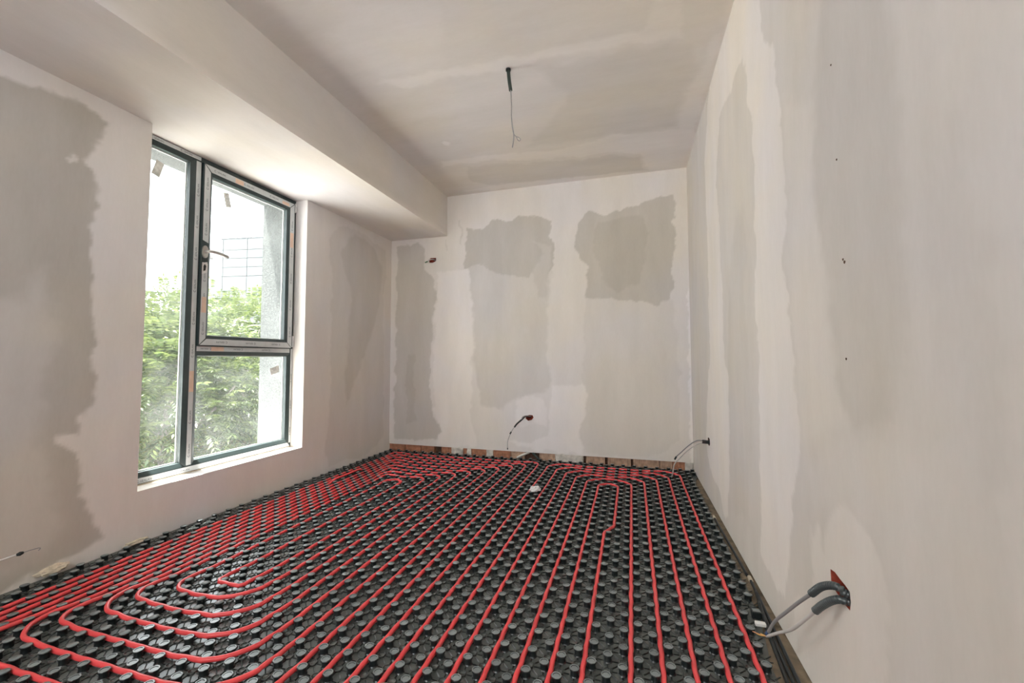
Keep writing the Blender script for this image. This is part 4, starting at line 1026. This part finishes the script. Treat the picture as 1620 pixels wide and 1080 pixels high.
def tree(name, label, base, crown, radii, n_leaf, seed, leaf=.125):
    r = np.random.default_rng(seed)
    root = empty(name, base)
    tag(root, label, 'tree', 'trees outside the window')
    cx, cy_, cz = crown
    tb = MB()
    trunk = smooth_path([base, (base[0] + .1, base[1] - .05, (base[2] + cz) / 2), (cx, cy_, cz - radii[2] * .2), (cx + .1, cy_, cz + radii[2] * .5)], 5)
    nseg = len(trunk)
    tb.tube(trunk, [.20 - .17 * k / nseg for k in range(nseg)], 9)
    tb.build('trunk', M['bark'], root)
    # boughs, each ending in a lobe of leaves
    lobes = []
    nb = 26
    for k in range(nb):
        f = (k + .5) / nb
        th = k * 2.399963
        zz = 1 - 1.75 * f
        rr = math.sqrt(max(0.05, 1 - min(zz, .98) ** 2)) if zz > 0 else math.sqrt(max(.2, 1 - (zz * .8) ** 2))
        s = r.uniform(.72, .9)
        lobes.append((cx + radii[0] * rr * s * math.cos(th), cy_ + radii[1] * rr * s * math.sin(th), cz + radii[2] * zz * s))
    for k, l in enumerate(lobes):
        if k % 2: continue
        st = trunk[int(nseg * .35) + int((nseg * .55) * max(0, min(1, (l[2] - cz) / radii[2] * .5 + .5)))]
        st = Vector(st)
        e = Vector(l)
        mid = st.lerp(e, .55) + Vector((0, 0, -.15))
        p = smooth_path([st, mid, e], 4)
        MB().tube(p, [.055 - .04 * q / len(p) for q in range(len(p))], 6).build('bough', M['bark'], root)
    lob = np.array(lobes)
    # pinnate sprays: an arching rachis with paired drooping leaflets
    per = 15
    ls = r.integers(0, len(lob), n_leaf)
    off = r.normal(size=(n_leaf, 3)); off /= np.linalg.norm(off, axis=1)[:, None]
    off *= (r.uniform(.25, 1, (n_leaf, 1)) ** .5)
    lr = np.array(radii) * .40
    c0 = lob[ls] + off * lr
    out = c0 - np.array([cx, cy_, cz]); out /= np.linalg.norm(out, axis=1)[:, None] + 1e-9
    d = out + off * .8 + r.normal(scale=.35, size=(n_leaf, 3)); d[:, 2] += .15
    d /= np.linalg.norm(d, axis=1)[:, None]
    side = np.cross(d, np.array([0, 0, 1.0])); side /= np.linalg.norm(side, axis=1)[:, None] + 1e-9
    upv = np.cross(side, d)
    Ls = r.uniform(.32, .5, n_leaf)
    V, tone = [], []
    for q in range(per):
        t = (q // 2 + .5) / (per // 2 + .5)
        sg = 0 if q == per - 1 else (1 if q % 2 else -1)
        pos = c0 + d * (Ls * t)[:, None] + np.array([0, 0, -1.0]) * (Ls * .45 * t * t)[:, None]
        ld = d * (.55 if sg else 1) + side * sg * .85 + np.array([0, 0, -.35 - .3 * t]) + r.normal(scale=.12, size=(n_leaf, 3))
        ld /= np.linalg.norm(ld, axis=1)[:, None]
        wd = np.cross(ld, upv + r.normal(scale=.25, size=(n_leaf, 3))); wd /= np.linalg.norm(wd, axis=1)[:, None] + 1e-9
        ll = leaf * r.uniform(.8, 1.25, n_leaf)[:, None]
        V.append(np.stack([pos, pos + ld * ll * .45 + wd * ll * .15, pos + ld * ll - np.array([0, 0, .012]), pos + ld * ll * .45 - wd * ll * .15], 1))
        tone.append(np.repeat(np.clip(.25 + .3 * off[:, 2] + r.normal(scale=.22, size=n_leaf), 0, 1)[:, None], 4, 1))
    V = np.concatenate(V).reshape(-1, 3); tone = np.concatenate(tone).ravel()
    nq = len(V) // 4
    me = bpy.data.meshes.new('foliage')
    me.vertices.add(len(V)); me.vertices.foreach_set('co', V.ravel())
    me.loops.add(nq * 4); me.loops.foreach_set('vertex_index', np.arange(nq * 4, dtype=np.int32))
    me.polygons.add(nq); me.polygons.foreach_set('loop_start', np.arange(0, nq * 4, 4, dtype=np.int32)); me.polygons.foreach_set('loop_total', np.full(nq, 4, np.int32))
    me.update(calc_edges=True)
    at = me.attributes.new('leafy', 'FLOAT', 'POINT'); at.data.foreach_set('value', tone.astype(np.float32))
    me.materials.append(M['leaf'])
    fo = link(bpy.data.objects.new('foliage', me))
    child(fo, root); fo['kind'] = 'stuff'
    return root
tree('leafy_tree', 'broad leafy tree behind the right-hand lights of the window', (-12.0, 10.6, -5.0), (-11.5, 10.3, -1.25), (3.0, 3.1, 3.1), 5200, 11)
tree('leafy_tree', 'lower leafy tree behind the tall narrow light of the window', (-9.6, 6.5, -5.0), (-9.4, 6.55, -1.6), (1.7, 1.9, 2.75), 4200, 12)
tree('leafy_tree', 'low bushy tree filling the gap between the two taller trees', (-8.4, 7.6, -5.0), (-8.3, 7.7, -3.6), (1.6, 1.6, 1.9), 2600, 13)

# white clad building across the gardens
bd = empty('clad_building', (-34, 34, -5))
tag(bd, 'tall white building clad in wide panels with roof railings, seen through the window', 'building')
dA = Vector((5.26, .82)).normalized(); nA = Vector((dA.y, -dA.x))     # along the face, outward normal
A0 = Vector((-40.0, 32.7))
def fp(t, n, z): q = A0 + dA * t + nA * n; return (q.x, q.y, z)
def slab(mb, t0, t1, n0, n1, z0, z1):
    vs = [fp(t, n, z) for t in (t0, t1) for n in (n0, n1) for z in (z0, z1)]
    return mb.add(vs, [(0, 1, 3, 2), (4, 6, 7, 5), (0, 4, 5, 1), (2, 3, 7, 6), (0, 2, 6, 4), (1, 5, 7, 3)])
slab(MB(), .02, 16, -9, -.06, -5, 12.28).build('wall_core', M['joint'], bd)
slab(MB(), -3.2, .0, -9, -1.2, -5, 11.75).build('side_wing', M['cladding'], bd)
zs = [12.3, 11.14, 10.26, 9.36, 8.43, 6.95, 6.0, 5.1, 4.2, 3.3, 2.4]
tsx = [(0, .27), (.27, 2.98), (2.98, 5.95), (5.95, 8.92), (8.92, 11.9)]
for z1, z0 in zip(zs[:-1], zs[1:]):
    for t0, t1 in tsx:
        slab(MB(), t0 + .03, t1 - .03, -.06, .0, z0 + .03, z1 - .03).build('cladding_panel', M['cladding'], bd)
slab(MB(), -.05, 16, -9, .05, 12.28, 12.36).build('roof_edge', M['joint'], bd)
def rail(ts, n, z0, z1, back=None):
    for t in ts: slab(MB(), t - .03, t + .03, n - .03, n + .03, z0, z1).build('rail_post', M['rail'], bd)
    slab(MB(), ts[0] - .03, ts[-1] + .03, n - .025, n + .025, z1 - .05, z1).build('hand_rail', M['rail'], bd)
    if back:
        slab(MB(), ts[0] - .025, ts[0] + .025, n - back, n, z1 - .05, z1).build('hand_rail', M['rail'], bd)
        slab(MB(), ts[0] - .03, ts[0] + .03, n - back - .03, n - back + .03, z0, z1).build('rail_post', M['rail'], bd)
rail([.95, 2.55, 4.1, 5.6, 7.1, 8.6], -1.0, 12.36, 13.55, 1.6)
rail([-.55, .1, .75], -1.3, 11.75, 12.75, 1.5)
slab(MB(), 2.3, 6.5, -1.1, -.9, 12.5, 12.58).build('roof_edge', M['joint'], bd)
# pole in front of it
pl = MB().tube([(-21, 16.64, -5), (-21, 16.64, 5.3)], .07, 8)
o = tag(empty('street_pole', (-21, 16.64, -5)), 'thin grey pole rising above the trees beside the white building', 'pole')
pl.build('shaft', M['rail'], o)
MB().tube([(-21, 16.64, 5.3), (-21, 16.64, 5.75)], [.11, .04], 8).build('cap', M['rail'], o)
# neighbouring house on the left
hs = empty('neighbour_house', (-26, 14, -5))
tag(hs, 'low house with a ribbed grey roof at the left edge of the window', 'house')
MB().box(-30, -24.4, 9, 17.2, -5, 1.55).build('lower_wall', M['house'], hs)
MB().box(-30, -24.55, 9, 16.9, 1.62, 2.12).build('upper_wall', M['cladding'], hs)
MB().box(-30.2, -24.1, 8.8, 17.5, 1.52, 1.64).build('eaves', M['rail'], hs)
rm = MB()
y = 8.8
while y < 16.9:
    rm.add([(-24.3, y, 2.1), (-24.3, y + .2, 2.1), (-27.3, y + .2, 3.75), (-27.3, y, 3.75)], [(0, 1, 2, 3)])
    rm.add([(-24.28, y + .2, 2.1), (-24.28, y + .26, 2.16), (-24.28, y + .32, 2.1), (-27.28, y + .2, 3.75), (-27.28, y + .26, 3.81), (-27.28, y + .32, 3.75)], [(0, 1, 4, 3), (1, 2, 5, 4), (0, 2, 1), (3, 4, 5)])
    y += .32
o = rm.build('ribbed_roof', M['roof'], hs)
MB().prism([(-24.3, 2.09), (-27.3, 3.74), (-30, 2.09)], 1, 8.85, 16.85).build('gable', M['house'], hs)

# portals: help the renderer find the two openings
for loc, sx, sy, rot in (((XF - .09, (WY0 + WY1) / 2, (WZ0 + ZB) / 2), 1.17, 1.99, (0, math.radians(-90), 0)),
                         ((-1.025, YF - .1, 1.055), 2.55, 1.21, (math.radians(90), 0, 0))):
    pl_ = bpy.data.lights.new('opening_portal', 'AREA')
    pl_.shape = 'RECTANGLE'
    pl_.size, pl_.size_y = sx, sy
    pl_.cycles.is_portal = True
    po = bpy.data.objects.new('opening_portal', pl_)
    COL.objects.link(po); po.location = loc; po.rotation_euler = rot
